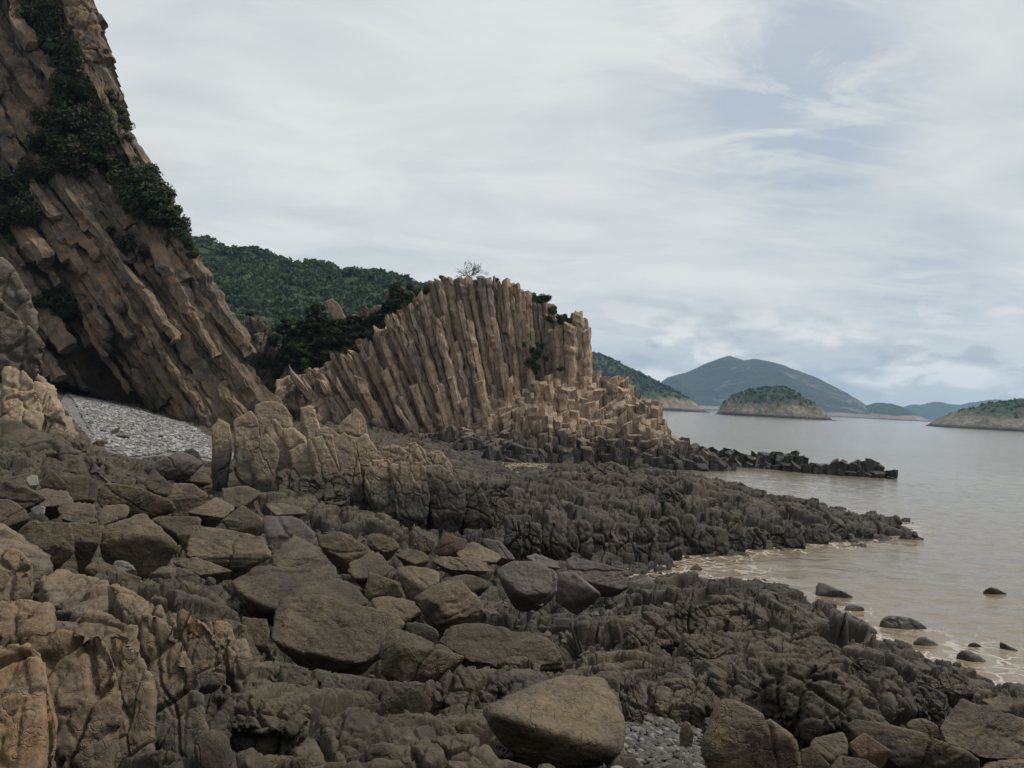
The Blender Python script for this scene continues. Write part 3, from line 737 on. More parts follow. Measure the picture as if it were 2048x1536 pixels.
TOPLINE = [(540,775),(575,762),(620,745),(680,712),(720,690),(745,668),(770,650),(800,625),(830,600),(850,578),(868,560),(885,556),(930,560),(960,556),(985,562),(1010,570),(1030,572),(1048,582),(1055,592),(1080,602),(1100,612),(1115,640),(1135,645),(1150,640),(1158,633),(1166,636),(1172,660)]
LEAN = [(540,44),(620,38),(720,29),(800,24),(870,17),(960,13),(1050,9),(1172,7)]
def build_stack():
    root = empty('columnar_sea_stack', P(1000, 900, 84)); root.location.z = 0
    tag(root, 'tall sea stack of fanned tan rock columns standing at the water', 'rock formation')
    parts = []; r = np.random.default_rng(3)
    def column(pxt, pyt, D, rad, lean=None, cut=0.0, sides=6):
        top = P(pxt, pyt, D); L = R(interp(pxt, LEAN) if lean is None else lean)
        ax = np.array([-math.sin(L), 0.16, math.cos(L)]); ax /= np.linalg.norm(ax)
        zb = -0.8; length = (top[2]-zb)/ax[2]; base = top-ax*length
        if cut: length *= (1-cut)
        return prism(base, ax, length, polygon(r, rad, sides), int(r.integers(1e6)), 0.35, 0.25, 0.075, joint=1.1)
    # full-height row, a slightly set back row and a broken row in front
    px = 580
    while px < 1172:
        w = (8+7*r.random()) if px < 860 else (9+10*r.random())
        py = interp(px, TOPLINE)+r.normal()*(4 if px > 860 else 9)
        D = 85.4+0.75*r.random()+0.5*math.sin(px*0.03)
        parts.append(('column', column(px, py, D, w*D/FPX*0.545)))
        px += w*0.93
    px = 590
    while px < 1168:
        w = 22
        parts.append(('core', column(px, interp(px, TOPLINE)+r.random()*6+4, 88.2+r.random(), w*88/FPX*0.75))); px += w*0.8
    px = 588
    while px < 1160:
        w = 12+10*r.random()
        parts.append(('column', column(px, interp(px, TOPLINE), 84.6+0.7*r.random(), w*84/FPX*0.50, cut=0.12+0.7*r.random()))); px += w*0.85
    px = 600
    while px < 1120:
        w = 11+9*r.random()
        parts.append(('column', column(px, interp(px, TOPLINE), 83.6+0.7*r.random(), w*84/FPX*0.52, cut=0.45+0.40*r.random()))); px += w*0.95
    # stepped terraces running down to the sea
    ZB = [(700,.9),(780,1.3),(850,2.3),(950,3.4),(1000,4.4),(1040,6.6),(1075,8.3),(1130,8.6),(1180,8.7),(1215,8.4),(1252,8.2),(1266,7.2),(1292,6.0),(1318,4.9),(1338,3.4),(1360,2.2),(1400,1.3),(1450,0.9),(1462,0.3)]
    terr = []
    for c, poly in honeycomb(-20, 26, 73, 94, 0.95, 5):
        ppx = 1024+c[0]*FPX/c[1]
        if not 690 < ppx < 1475: continue
        front = interp(ppx, [(690,80),(850,76.5),(1000,73.8),(1150,75),(1200,76.3),(1300,74),(1400,74.6),(1470,76.5)])
        back = 84.5 if ppx < 1170 else interp(ppx, [(1170,91),(1260,88),(1350,83),(1450,79.5),(1475,78.2)])
        crest = 83.5 if ppx < 1170 else interp(ppx, [(1170,84.5),(1260,83.5),(1350,79.5),(1475,77.2)])
        y = c[1]+r.normal()*0.25
        if y < front or y > back: continue
        t = (y-front)/(crest-front) if y < crest else max(0, 1-(y-crest)/(back-crest+0.5)*0.8)
        zt = 0.5+interp(ppx, ZB)*min(1, t)**1.05
        zt += (noise3(np.array([[c[0]*0.4, y*0.4, 2.]]))[0]*1.4)*min(1, zt/3)+r.normal()*0.15
        zt = max(zt, 0.15)
        L = R(interp(ppx, [(690,30),(900,16),(1100,8),(1300,4),(1470,-6)])+r.normal()*1.5)
        ax = np.array([-math.sin(L), 0.05, math.cos(L)]); ln = (zt+1.0)/ax[2]
        base = np.array([c[0], c[1], zt])-ax*ln
        terr.append((zt-0.25*(c[1]-74), prism(base, ax, ln, poly, int(r.integers(1e6)), 0.35, 0.16, 0.09, joint=1.0, tilt_top=(-0.04, 0.07))))
    # two tall pillars at the seaward end of the wall
    for a, b, D, w in ((1158,632,84.6,17),(1172,660,84.2,16),(1140,650,84.0,21),(1120,648,84.8,19)):
        parts.append(('column', column(a, b, D, w*D/FPX*0.62, lean=3)))
    cols = [p for k, p in parts if k == 'column']; core = [p for k, p in parts if k == 'core']
    free = max(0, 100-len(cols)); terr.sort(key=lambda t: -t[0])
    front = terr[:0] if free == 0 else [t for t in terr[:free]]
    rest = terr[len(front):]
    for V, F in cols[:100]: part('column', V, F, MAT['stack'], root, False)
    for _, (V, F) in front: part('column', V, F, MAT['stack'], root, False)
    V, F = merge(cols[100:]+[t[1] for t in rest]+core); tag(part('lower_columns', V, F, MAT['stack'], root, False), kind='stuff')
    print('columns', len(cols), 'terrace', len(terr), 'front', len(front))
build_stack()

def islet(name, label, pxs, top, base, seed):
    r = np.random.default_rng(seed); x0, x1 = pxs
    ps = []
    D0 = interp(x0, base); D1 = interp(x1, base)
    A = P(x0, 900, D0); B = P(x1, 900, D1)
    for c, poly in honeycomb(A[0], B[0], -1.6, 2.2, 0.85, seed):
        t = (c[0]-A[0])/(B[0]-A[0]); yc = A[1]+(B[1]-A[1])*t+c[1]
        ppx = x0+(x1-x0)*t
        zt = P(ppx, interp(ppx, top), yc)[2]*(1-0.16*max(0, -c[1])) - (0.25*c[1] if c[1] > 0.8 else 0)+r.normal()*0.16
        if c[1] < -1.0: zt *= 0.55
        zt = max(zt, 0.12)
        ax = np.array([0.12, 0.03, 1.0]); ax /= np.linalg.norm(ax)
        ps.append(prism(np.array([c[0], yc, zt])-ax*(zt+0.9), ax, zt+0.9, poly, int(r.integers(1e6)), 0.3, 0.15, 0.06, joint=0.8))
    V, F = merge(ps); o = solo(name, V, F, MAT['black'], False); tag(o, label, 'rock', 'black rocks in line off the point')
BASE_D = [(1340,96),(1385,90),(1465,85),(1645,80.5),(1790,79)]
islet('black_rock_reef', 'black reef of short columns joined to the foot of the sea stack', (1352, 1466), [(1352,886),(1362,884),(1385,898),(1400,893),(1440,900),(1458,898),(1466,908)], BASE_D, 1)
islet('black_rock_reef', 'longest black reef of short columns in the middle of the line offshore', (1470, 1642), [(1470,910),(1510,911),(1530,910),(1548,912),(1575,907),(1605,912),(1615,925),(1630,928),(1642,938)], BASE_D, 2)
islet('black_rock_reef', 'flat topped black reef of short columns at the outer end of the line', (1652, 1762), [(1652,938),(1665,926),(1685,928),(1720,925),(1755,926),(1760,932)], BASE_D, 3)
islet('black_rock_reef', 'small pointed black rock just beyond the outermost reef', (1770, 1788), [(1770,948),(1782,945),(1788,946)], BASE_D, 4)

# ------------------------------------------------------------------ lumps: rocks whose corners were measured on the photograph
def rock_shape(q, sub, p, amp, seed, strata=0.0, sdir=None, cracks=0, crack_w=0.03, grain=1.0, blocks=0.0, cuts=6, chip=0.10, joint=(), least=0.0, upright=0.75):
    """closed rounded-angular rock through the hull of points q (world)"""
    q = np.asarray(q, float); lo, hi = q.min(0), q.max(0); S = (hi-lo)/2+1e-6; c0 = (hi+lo)/2
    qq = (q-c0)/S
    c, n, h = hull_planes(qq, least)
    d, f = ico(sub)
    rc = np.random.default_rng(seed+9)
    for _ in range(cuts):                                # knocked-off edges and corners
        cn = rc.normal(size=3); cn /= np.linalg.norm(cn); sup = ((qq-c) @ cn).max()
        n = np.vstack([n, cn]); h = np.append(h, sup*(0.86+0.10*rc.random()))
    x = np.maximum((d @ n.T)/h, 0.0); mx = x.max(1)
    rr = np.minimum(1/np.maximum(((x/mx[:, None])**p).sum(1)**(1/p)*mx, 0.15), 1.25*np.linalg.norm(qq-c, axis=1).max())
    V = c0+S*(c+d*rr[:, None])
    size = float(np.cbrt(S[0]*S[1]*S[2]))*2; r = np.random.default_rng(seed); off = r.random(3)*80
    N = vnormals(V, f)
    k = 1.0/size
    disp = amp*size*(fbm(V*k*1.7+off, 5, 0.52)*0.9+0.5*ridged(V*k*2.9+off+9, 4, 0.5)-0.3)
    if blocks:
        gap, iv, tl = vfacet(V*k*np.array([2.4, 2.4, 2.2])+0.3*np.stack([noise3(V*k*3+off+j*7) for j in range(3)], -1)+off, seed % 50)
        disp += blocks*size*(0.22*(iv-0.5)+0.16*tl-0.20*(1-sstep(gap, 0, 0.09)))
    if strata:
        sd = np.array(sdir if sdir is not None else (0.15, 0.1, 1.0)); sd = sd/np.linalg.norm(sd)
        s = (V @ sd)*k*7+0.9*fbm(V*k*1.3+off, 3); fr = s-np.floor(s); idl = _rnd[(np.floor(s).astype(int)) & 255, 0]
        disp += strata*size*(0.05*(idl-0.5)-0.035*np.exp(-((fr-0.5)/0.09)**2)*(0.3+noise3(V*k*2+off)))
    for j in range(cracks):
        cn = r.normal(size=3); cn /= np.linalg.norm(cn); o = (r.random()-0.5)*0.6
        t = np.abs((V-c0) @ cn*k-o+0.06*fbm(V*k*2.2+off+j, 3)); disp -= 0.05*size*np.exp(-(t/crack_w)**2)
    for j, (L, am) in enumerate(joint):                  # joints at their own size in metres
        wv = np.stack([noise3(V/L*0.7+off+j*13+e*5) for e in range(3)], -1)
        gap, iv, tl = vfacet(V/L*np.array([1.2, 1.2, upright])+0.22*wv+off+j*3, (seed*3+j*11) % 50)
        disp += L*am*(0.6*tl+1.0*(iv-0.5)-1.5*(1-sstep(gap, 0.0, 0.085)))
    if chip:
        wv = np.stack([noise3(V*k*4+off+j*13) for j in range(3)], -1)
        gap, iv, tl = vfacet(V*k*3.6+0.25*wv+off, (seed*3) % 50); disp += chip*size*(0.16*tl+0.05*(iv-0.5))
        gap, iv, tl = vfacet(V*k*9+0.3*wv+off+4, (seed*7) % 50); disp += chip*size*(0.075*tl+0.03*(iv-0.5))
    disp += 0.006*grain*noise3(V*k*22+off)*size
    return V+N*disp[:, None], f

def lump_points(pts, D, k, th, ridge=(), drop=0.0, front=0.0, zfloor=None, under=0.0, side=0.0, belly=(), foot_shrink=0.62):
    """hull points: outline leaning back by k, the ridge kept forward, a shrunken back, and a foot in the ground"""
    a = np.array([p[:2] for p in pts], float); wpx = a[:, 0].max()-a[:, 0].min(); Wm = wpx*D/FPX; ymax = a[:, 1].max()
    out = []
    ymin = a[:, 1].min(); yr = ymax-0.38*(ymax-ymin); cx0 = (a[:, 0].max()+a[:, 0].min())/2
    for p in pts:
        if len(p) > 2: dd = p[2]*Wm
        elif under: dd = (k*max(0, yr-p[1])+under*max(0, p[1]-yr))*D/FPX+side*Wm*abs((p[0]-cx0)/wpx*2)**1.5
        else: dd = k*(ymax-p[1])*D/FPX
        out.append(P(p[0], p[1], D+front+dd))
    for p in belly: out.append(P(p[0], p[1], D+front+p[2]*Wm))
    for p in ridge: out.append(P(p[0], p[1], D+front+(p[2]*Wm if len(p) > 2 else 0.15*(ymax-p[1])*D/FPX)))
    c = a.mean(0)
    for p in a:
        q = c+(p-c)*0.72; out.append(P(q[0], q[1]+0.12*(ymax-c[1]), D+front+k*(ymax-p[1])*D/FPX*0.6+th*Wm))
    out = np.array(out)
    if drop or zfloor is not None:
        cc = out.mean(0); low = out.copy(); low[:, :2] = cc[:2]+(low[:, :2]-cc[:2])*foot_shrink
        low[:, 2] = (zfloor if zfloor is not None else min(out[:, 2].min(), zbase(cc[0], cc[1])[0])-0.02)-drop
        out = np.vstack([out, low])
    return out, Wm

def lump(name, label, cat, pts, mat, D=None, k=1.5, th=0.35, ridge=(), p=16, amp=0.03, sub=5, seed=1, parent=None, drop=0.05, group=None, foot=None, under=0.0, side=0.0, belly=(), foot_shrink=0.62, **kw):
    if D is None:
        a = max(pts, key=lambda q: q[1]); D = ground_hit(*(foot or a[:2]))
    q, Wm = lump_points(pts, D, k, th, ridge, drop, under=under, side=side, belly=belly, foot_shrink=foot_shrink)
    V, f = rock_shape(q, sub, p, amp, seed, **kw)
    f = f.copy()
    if parent is not None: return part(name, V, f, MAT[mat], parent)
    o = solo(name, V, f, MAT[mat])
    return tag(o, label, cat, group)

# ------------------------------------------------------------------ the great cliff on the left
def build_cliff():
    # face plane: A runs down the dip of the slabs, B up across them, N out of the face
    O = P(300, 600, 72); A = P(560, 805, 69.5)-P(330, 480, 72.5); A /= np.linalg.norm(A)
    N = np.cross(A, np.array([0, 0.25, 1.0])); N = N-A*(N@A); N /= np.linalg.norm(N)
    if N[1] > 0: N = -N
    B = np.cross(N, A); B *= np.sign(B[2]); 
    def plane_ab(px, py):
        d = pix_dir(px, py); t = ((O-EYE)@N)/(d@N); w = EYE+d*t-O; return np.array([w@A, w@B])
    region = [(-160,-330),(60,-330),(150,-120),(176,-20),(182,12),(196,50),(203,80),(207,110),(196,122),(214,160),(232,200),(250,270),(275,320),(318,380),(350,430),(372,480),(388,505),(400,545),(440,590),(474,640),(490,690),(530,750),(548,790),(556,812),(440,862),(330,835),(250,800),(180,765),(100,740),(-160,700)]
    ab = np.array([plane_ab(*p) for p in region]); pl = [tuple(x) for x in ab]
    root = empty('columnar_cliff', (P(250, 800, 72)[0], 72, 0)); tag(root, 'towering cliff of slanting brown rock slabs rising out of frame on the left', 'cliff')
    r = np.random.default_rng(11); slabs = []
    cave = np.array(plane_ab(150, 735))
    def prof(a, b):                                     # how far the face stands out
        g = 1.3*noise3(np.array([[a*0.06, b*0.10, 1.5]]))[0]+0.8*noise3(np.array([[a*0.15, b*0.3, 4.5]]))[0]
        e = ((a-cave[0]-3)/11)**2+((b-cave[1])/4.0)**2
        return g-8.5*math.exp(-e*1.2)
    bmin, bmax = ab[:, 1].min(), ab[:, 1].max(); b = bmin
    aa = np.linspace(ab[:, 0].min(), ab[:, 0].max(), 260)
    for layer in range(2):
        b = bmin+0.4*layer
        while b < bmax:
            w = 0.40+1.05*r.random()**1.6
            ins = in_poly(aa, np.full_like(aa, b), pl)
            idx = np.where(ins)[0]
            if len(idx):
                runs = np.split(idx, np.where(np.diff(idx) > 1)[0]+1)
                for run in runs:
                    a0, a1 = aa[run[0]], aa[run[-1]]; a = a0-(r.random()*0.8)
                    while a < a1-0.3:
                        L = min((3.0 if layer == 0 else 2.0)+13*r.random()**1.5, a1-a+r.random()*0.5)
                        mid = prof(a+L/2, b)
                        if any(((a+L*q_-cave[0]-3)/10)**2+((b-cave[1])/3.4)**2 < 0.34 for q_ in (0.15, 0.5, 0.85)): a += min(L, 1.5); continue
                        if layer == 0: off = mid-0.45+0.28*r.normal()
                        else: off = mid-0.05+0.45*r.normal()
                        if layer == 0 or r.random() < 0.42:
                            ax = A+N*(0.04*r.normal())+B*(0.045*r.normal())
                            # built from the lower end up, so that the broken tops show
                            base = O+A*(a+L)+B*b+N*(off-w*0.25)
                            V, F = prism(base, -ax, L, polygon(r, w*0.66, int(r.integers(4, 7)), 0.85, r.random()*6), int(r.integers(1e6)), 0.4, 0.75, 0.11, e1=B, joint=1.7)
                            slabs.append((L*w*(1+layer), V, F))
                        a += L*(0.97 if layer == 0 else 1.05+0.3*r.random())
            b += w*0.80
    slabs.sort(key=lambda s: -s[0])
    # lower ends are closed off by a second cap: flip side faces are hidden, the body below keeps it dark
    for _, V, F in slabs[:100]: part('slab', V, F, MAT['cliff'], root, False)
    V, F = merge([(s[1], s[2]) for s in slabs[100:]]); tag(part('small_slabs', V, F, MAT['cliff'], root, False), kind='stuff')
    # solid body behind the slabs
    na, nb = 150, 110
    ga = np.linspace(ab[:, 0].min()-4, ab[:, 0].max()+1, na); gb = np.linspace(bmin-3, bmax+2, nb)
    GA, GB = np.meshgrid(ga, gb, indexing='ij'); a, b = GA.ravel(), GB.ravel()
    cen = ab.mean(0)
    pr = np.array([prof(x, y) for x, y in zip(a, b)])-1.2
    pts = O+np.outer(a, A)+np.outer(b, B)+np.outer(pr+0.5*fbm(np.stack([a*0.4, b*0.8, 0*a], -1), 4), N)
    F = grid_faces(na, nb); c = np.stack([a[F].mean(1), b[F].mean(1)], -1)
    shr = [tuple(cen+(x-cen)*0.96-np.array([0, 1.1])) for x in ab]
    F = F[in_poly(c[:, 0], c[:, 1], shr)]
    u, inv = np.unique(F, return_inverse=True); front = pts[u]; Fi = inv.reshape(F.shape)
    # give the body thickness: the same sheet pushed 9 m into the hill, joined along its border
    back = front-N*9+np.array([-2.0, 3.0, 0]); n0 = len(front)
    e = np.concatenate([Fi[:, [i, (i+1) % 4]] for i in range(4)]); key = np.sort(e, 1); _, first, cnt = np.unique(key, axis=0, return_index=True, return_counts=True)
    bd = e[first[cnt == 1]]; side = np.stack([bd[:, 1], bd[:, 0], bd[:, 0]+n0, bd[:, 1]+n0], -1)
    part('rock_face', np.vstack([front, back]), np.concatenate([Fi, Fi[:, ::-1]+n0, side]), MAT['cliff'], root)
    for i, (pts, D) in enumerate((([(120,-60),(170,-20),(184,15),(199,60),(207,112),(193,124),(165,100),(130,40)], 73), ([(150,60),(185,70),(206,115),(198,128),(170,120)], 72.5))):
        lump('rock_block', None, None, pts, 'cliff', D=D, parent=root, k=0.4, th=0.6, p=24, sub=5, drop=0.0, chip=0.1, joint=((2.0, 0.13), (0.8, 0.12)), seed=900+i)
    print('slabs', len(slabs))
    return O, A, B, N, plane_ab, prof
CLIFF = build_cliff()

# rock mass in front of the cliff at the left edge
def group_rock(name, label, pieces, mat, partname, cat='rock', **kw):
    """one rock formation made of measured blocks"""
    D0 = pieces[0][1]; c = np.mean([p[:2] for p in pieces[0][0]], axis=0); rt = empty(name, P(c[0], c[1], D0)); rt.location.z = zbase(rt.location.x, rt.location.y)[0]
    tag(rt, label, cat)
    for i, (pts, D, opt) in enumerate(pieces):
        o = dict(kw); o.update(opt); m = o.pop('mat', mat)
        lump(partname, None, None, pts, m, D=D, parent=rt, seed=100+i*7+len(label), **o)
    return rt

group_rock('rock_buttress', 'tan rock buttress at the left edge beside the pebble beach', [
    ([(-90,690),(0,690),(40,715),(75,745),(100,770),(112,800),(140,845),(168,885),(110,900),(40,900),(-90,900)], 40, dict(k=1.1, amp=0.03)),
    ([(-90,600),(0,590),(30,640),(95,690),(85,735),(40,740),(-90,740)], 43, dict(k=0.3, mat='greyrock', joint=((1.6, 0.09), (0.5, 0.07)))),
    ([(-90,500),(10,505),(30,530),(58,575),(75,630),(62,695),(30,705),(-90,690)], 46, dict(k=0.3, mat='greyrock', joint=((1.6, 0.09), (0.5, 0.07)))),
    ([(0,720),(30,715),(70,760),(95,850),(60,900),(10,880)], 38.5, dict(k=0.7, p=14)),
    ([(60,745),(98,772),(125,830),(160,885),(110,905),(80,830)], 39, dict(k=0.6, p=10)),
    ([(-80,850),(60,855),(110,880),(150,905),(120,960),(40,975),(-80,970)], 27, dict(k=1.3, mat='bedrock', blocks=0.5)),
    ([(60,880),(130,885),(182,925),(235,955),(262,975),(150,985),(80,960)], 26.5, dict(k=1.3, mat='bedrock', blocks=0.5)),
    ([(110,870),(165,880),(215,925),(250,960),(170,960),(120,920)], 29, dict(k=1.2, mat='bedrock', blocks=0.5)),
    ([(-80,930),(20,930),(80,965),(90,1000),(-80,1010)], 22, dict(k=1.5, mat='bedrock', blocks=0.5)),
], 'spire', 'rock_block', th=0.5, amp=0.03, p=26, sub=6, cracks=1, crack_w=0.012, drop=0.2, chip=0.10, joint=((1.8, 0.06), (0.5, 0.05)))

group_rock('ochre_outcrop', 'rounded ochre ribbed outcrop filling the bottom left corner', [
    ([(-120,1285),(60,1272),(112,1312),(138,1390),(124,1500),(100,1600),(-120,1600)], 4.1, dict(k=0.5)),
    ([(-120,1015),(38,1050),(62,1072),(92,1087),(102,1118),(70,1156),(-120,1150)], 9.2, dict(k=1.6)),
    ([(-120,1100),(40,1090),(66,1120),(74,1185),(30,1200),(-120,1200)], 8.0, dict(k=0.9)),
    ([(75,1152),(110,1120),(150,1140),(205,1158),(285,1185),(290,1225),(190,1245),(90,1215)], 7.3, dict(k=1.6)),
    ([(-120,1195),(80,1192),(108,1222),(104,1270),(-120,1285)], 6.0, dict(k=1.2)),
    ([(95,1222),(200,1212),(275,1240),(310,1300),(300,1350),(180,1300),(100,1270)], 5.9, dict(k=1.4)),
    ([(30,1245),(160,1235),(218,1258),(244,1330),(250,1450),(240,1600),(130,1600),(100,1320)], 4.7, dict(k=0.55)),
    ([(225,1240),(272,1280),(300,1340),(305,1420),(300,1600),(235,1600)], 5.0, dict(k=0.5)),
    ([(275,1208),(350,1238),(395,1330),(408,1450),(430,1560),(300,1600),(285,1330)], 5.3, dict(k=0.5)),
    ([(350,1203),(420,1238),(447,1290),(462,1385),(405,1400),(370,1310)], 6.2, dict(k=0.5)),
    ([(405,1225),(460,1238),(492,1290),(498,1322),(480,1360),(448,1320)], 6.6, dict(k=0.8)),
    ([(330,1210),(395,1225),(440,1258),(430,1300),(370,1290)], 6.6, dict(k=1.2)),
    ([(360,1340),(430,1350),(470,1400),(440,1480),(400,1500)], 5.5, dict(k=0.9, mat='bedrock')),
    ([(210,1160),(290,1180),(340,1215),(330,1260),(250,1240)], 6.9, dict(k=1.4)),
], 'orange', 'rib', th=0.45, amp=0.03, p=22, sub=6, cracks=2, crack_w=0.008, drop=0.4, chip=0.0, upright=0.36, joint=((0.6, 0.075), (0.22, 0.07), (0.085, 0.06)))

# ------------------------------------------------------------------ jagged outcrop of leaning spires
SP = dict(k=0.35, th=0.30)
group_rock('spire_outcrop', 'jagged outcrop of leaning pointed rock spires in the middle distance', [
    ([(423,852),(438,833),(459,846),(464,880),(460,930),(452,985),(436,960),(428,890)], 31, {}),
    ([(466,838),(503,820),(514,837),(517,862),(520,920),(500,930),(473,890)], 31, {}),
    ([(509,808),(538,799),(566,806),(584,823),(590,880),(560,930),(520,870)], 31.6, {}),
    ([(519,861),(544,833),(561,837),(570,862),(596,930),(612,985),(560,1000),(535,930)], 29.6, {}),
    ([(563,855),(590,843),(612,870),(622,896),(650,965),(660,990),(615,1000),(590,940)], 29.4, {}),
    ([(600,813),(620,812),(640,848),(655,900),(625,900)], 31.2, {}),
    ([(612,876),(658,867),(669,890),(684,965),(690,995),(655,1000),(635,930)], 29.2, {}),
    ([(673,856),(711,812),(732,838),(737,868),(730,930),(700,930)], 30.6, {}),
    ([(664,880),(693,858),(713,887),(712,945),(730,1000),(690,1000),(674,915)], 29.3, {}),
    ([(712,882),(734,858),(756,899),(765,950),(740,960),(720,930)], 30, {}),
    ([(629,853),(652,846),(680,870),(690,910),(650,910)], 30.2, {}),
    ([(470,885),(500,900),(545,930),(560,985),(500,1010),(450,990)], 29, dict(k=1.0, mat='bedrock', blocks=0.4)),
    ([(500,925),(530,860),(560,900),(545,960),(515,960)], 29.3, {}),
    ([(555,945),(590,925),(610,955),(600,1010),(560,1005)], 28.4, dict(k=.8, mat='bedrock', blocks=0.4)),
    ([(600,960),(630,935),(650,970),(645,1010),(600,1015)], 28.2, dict(k=.8, mat='bedrock', blocks=0.4)),
    ([(650,965),(690,940),(705,975),(690,1010),(650,1010)], 28.2, dict(k=.8, mat='bedrock', blocks=0.4)),
], 'spire', 'spire', th=0.35, k=0.35, p=46, least=0.006, cuts=3, amp=0.02, sub=6, cracks=2, crack_w=0.010, drop=0.3, chip=0.09)
group_rock('pillar_block', 'squat block of upright jointed pillars right of the jagged spires', [
    ([(727,952),(742,918),(780,915),(800,965),(795,1025),(760,1030),(742,990)], 28.6, {}),
    ([(778,928),(815,920),(850,922),(860,985),(855,1032),(795,1035)], 28.4, {}),
    ([(845,932),(880,928),(903,945),(935,1000),(932,1025),(865,1030)], 28.8, {}),
    ([(742,915),(765,893),(800,890),(825,915),(820,950),(765,950)], 30, {}),
    ([(785,905),(810,884),(835,884),(852,905),(862,940),(800,945)], 30.4, {}),
    ([(845,912),(865,900),(885,902),(905,930),(905,960),(860,960)], 30.4, {}),
    ([(905,965),(935,950),(965,975),(985,1030),(930,1045)], 29, dict(mat='bedrock')),
    ([(960,985),(1000,975),(1030,1000),(1040,1050),(980,1055)], 29.5, dict(mat='bedrock')),
], 'spire', 'pillar', th=0.45, k=0.4, p=36, cuts=3, amp=0.02, sub=6, cracks=2, crack_w=0.012, drop=0.4, chip=0.10, joint=((0.5, 0.07),))

# rock saddle with pines between cliff and stack
def build_saddle():
    group_rock('saddle_ridge', 'rough grey rock ridge under the pines between cliff and stack', [
        ([(440,640),(480,632),(540,640),(560,690),(600,760),(620,830),(520,840),(450,800)], 96, dict(k=0.6)),
        ([(540,700),(600,655),(680,640),(760,620),(830,600),(860,640),(800,720),(700,770),(600,800),(545,790)], 98, dict(k=0.9)),
        ([(474,660),(478,636),(505,628),(512,640),(520,700),(490,710)], 95, {}),
        ([(505,650),(510,632),(532,632),(540,660),(545,700),(515,700)], 95, {}),
        ([(536,665),(545,630),(556,655),(565,700),(540,700)], 94.5, {}),
        ([(515,690),(540,680),(570,720),(590,790),(540,800)], 93, {}),
        ([(560,720),(590,700),(620,740),(640,800),(590,810)], 92, {}),
        ([(620,750),(650,740),(680,770),(690,830),(640,840)], 91, {}),
        ([(640,655),(650,625),(665,650),(672,690),(645,690)], 94.5, {}),
        ([(770,610),(778,575),(792,578),(795,610),(785,630)], 93, {}),
        ([(822,590),(828,566),(840,575),(845,600)], 92, {}),
        ([(540,800),(552,758),(585,738),(600,770),(612,830),(560,845)], 86, dict(mat='stack')),
        ([(575,800),(592,752),(622,742),(640,790),(648,838),(590,845)], 84.5, dict(mat='stack')),
        ([(600,815),(628,775),(648,765),(672,820),(680,850),(620,855)], 83, dict(mat='stack')),
        ([(555,770),(570,735),(600,720),(625,745),(600,790)], 90, dict(mat='stack')),
        ([(718,625),(728,602),(736,615),(735,640)], 94, {}), ([(742,620),(752,606),(766,610),(768,640),(748,640)], 94, {}),
    ], 'greyrock', 'rock_block', th=0.4, k=0.5, p=26, amp=0.04, sub=5, blocks=0.5, cracks=3, drop=1.0, chip=0.3)
    q, _ = lump_points([(650,603),(663,597),(678,608),(688,628),(692,640),(666,640)], 93.5, 0.1, 0.5)
    V, f = rock_shape(q, 5, 60, 0.012, 4, cracks=1, cuts=0, least=0.03, chip=0.05); tag(solo('leaning_rock_block', V, f, MAT['stack']), 'lone squared rock pillar leaning left above the pines', 'rock')
build_saddle()

# ------------------------------------------------------------------ boulders, each one measured
BL = 'boulder'
def boulder(label, pts, name='boulder', cat='boulder', mat=BL, **kw):
    o = dict(k=1.3, th=0.3, p=44, least=0.03, amp=0.014, sub=6 if (max(q[0] for q in pts)-min(q[0] for q in pts)) > 110 else 5, strata=0.6, cracks=1, crack_w=0.012, drop=0.12, under=0.0, side=0.06, foot_shrink=0.35)
    if 'belly' not in kw and kw.get('name', 'boulder') in ('boulder', 'stone'):
        ys = [q[1] for q in pts]; hh = max(ys)-min(ys); mx_ = (max(q[0] for q in pts)+min(q[0] for q in pts))/2
        o['belly'] = [(q[0]+(mx_-q[0])*0.22, q[1]+0.09*hh, 0.2) for q in pts if q[1] > max(ys)-0.38*hh]
    if boulder.n % 5 in (1, 2, 4): o.update(under=0.55, side=0.15, k=1.7)
    o.update(kw); boulder.n += 1; rb = random.Random(boulder.n); o.setdefault('sdir', (rb.gauss(0, 0.5), rb.gauss(0, 0.35), 1.0)); o.setdefault('cuts', 3)
    if o['sub'] == 6 and 'least' not in kw: o['least'] = 0.0; o['cuts'] = 1
    if 'strata' not in kw: o['strata'] = rb.choice((0.0, 0.3, 0.8))
    return lump(name, label, cat, pts, mat, seed=500+boulder.n*13, **o)
boulder.n = 0
# the big tilted slabs in the middle
boulder('big flat faced slab tilted to the viewer with deep shadow under it', [(542,1262),(559,1196),(609,1187),(684,1194),(797,1230),(813,1246),(732,1326),(712,1326),(586,1300),(541,1280)], k=0.85, th=0.3, strata=0.35, drop=0.1, under=0.0, side=0.03, belly=[(600,1318,.24),(715,1348,.2),(790,1300,.3)], foot_shrink=0.3, sdir=(0.5,0.1,1))
boulder('wide brown slab lying behind the big tilted slab', [(463,1165),(508,1132),(562,1126),(625,1140),(715,1171),(742,1208),(660,1225),(555,1222),(490,1194)], k=1.8, th=0.3, strata=0.35, drop=0.1, under=0.0, side=0.03, belly=[(490,1220,.3),(545,1246,.25)], foot_shrink=0.3)
boulder('pyramid shaped boulder with a tan lit crest and dark front', [(199,1095),(203,1050),(289,1023),(359,1089),(338,1132),(305,1140),(250,1130),(200,1110)], k=0.8, th=0.5, p=26, ridge=[(262,1068,0.08)])
boulder('layered slab with split bedding edges beside the pyramid shaped boulder', [(371,1112),(380,1075),(410,1049),(523,1067),(545,1112),(482,1140),(400,1124)], k=1.5, strata=0.8, under=0.2, side=0.05)
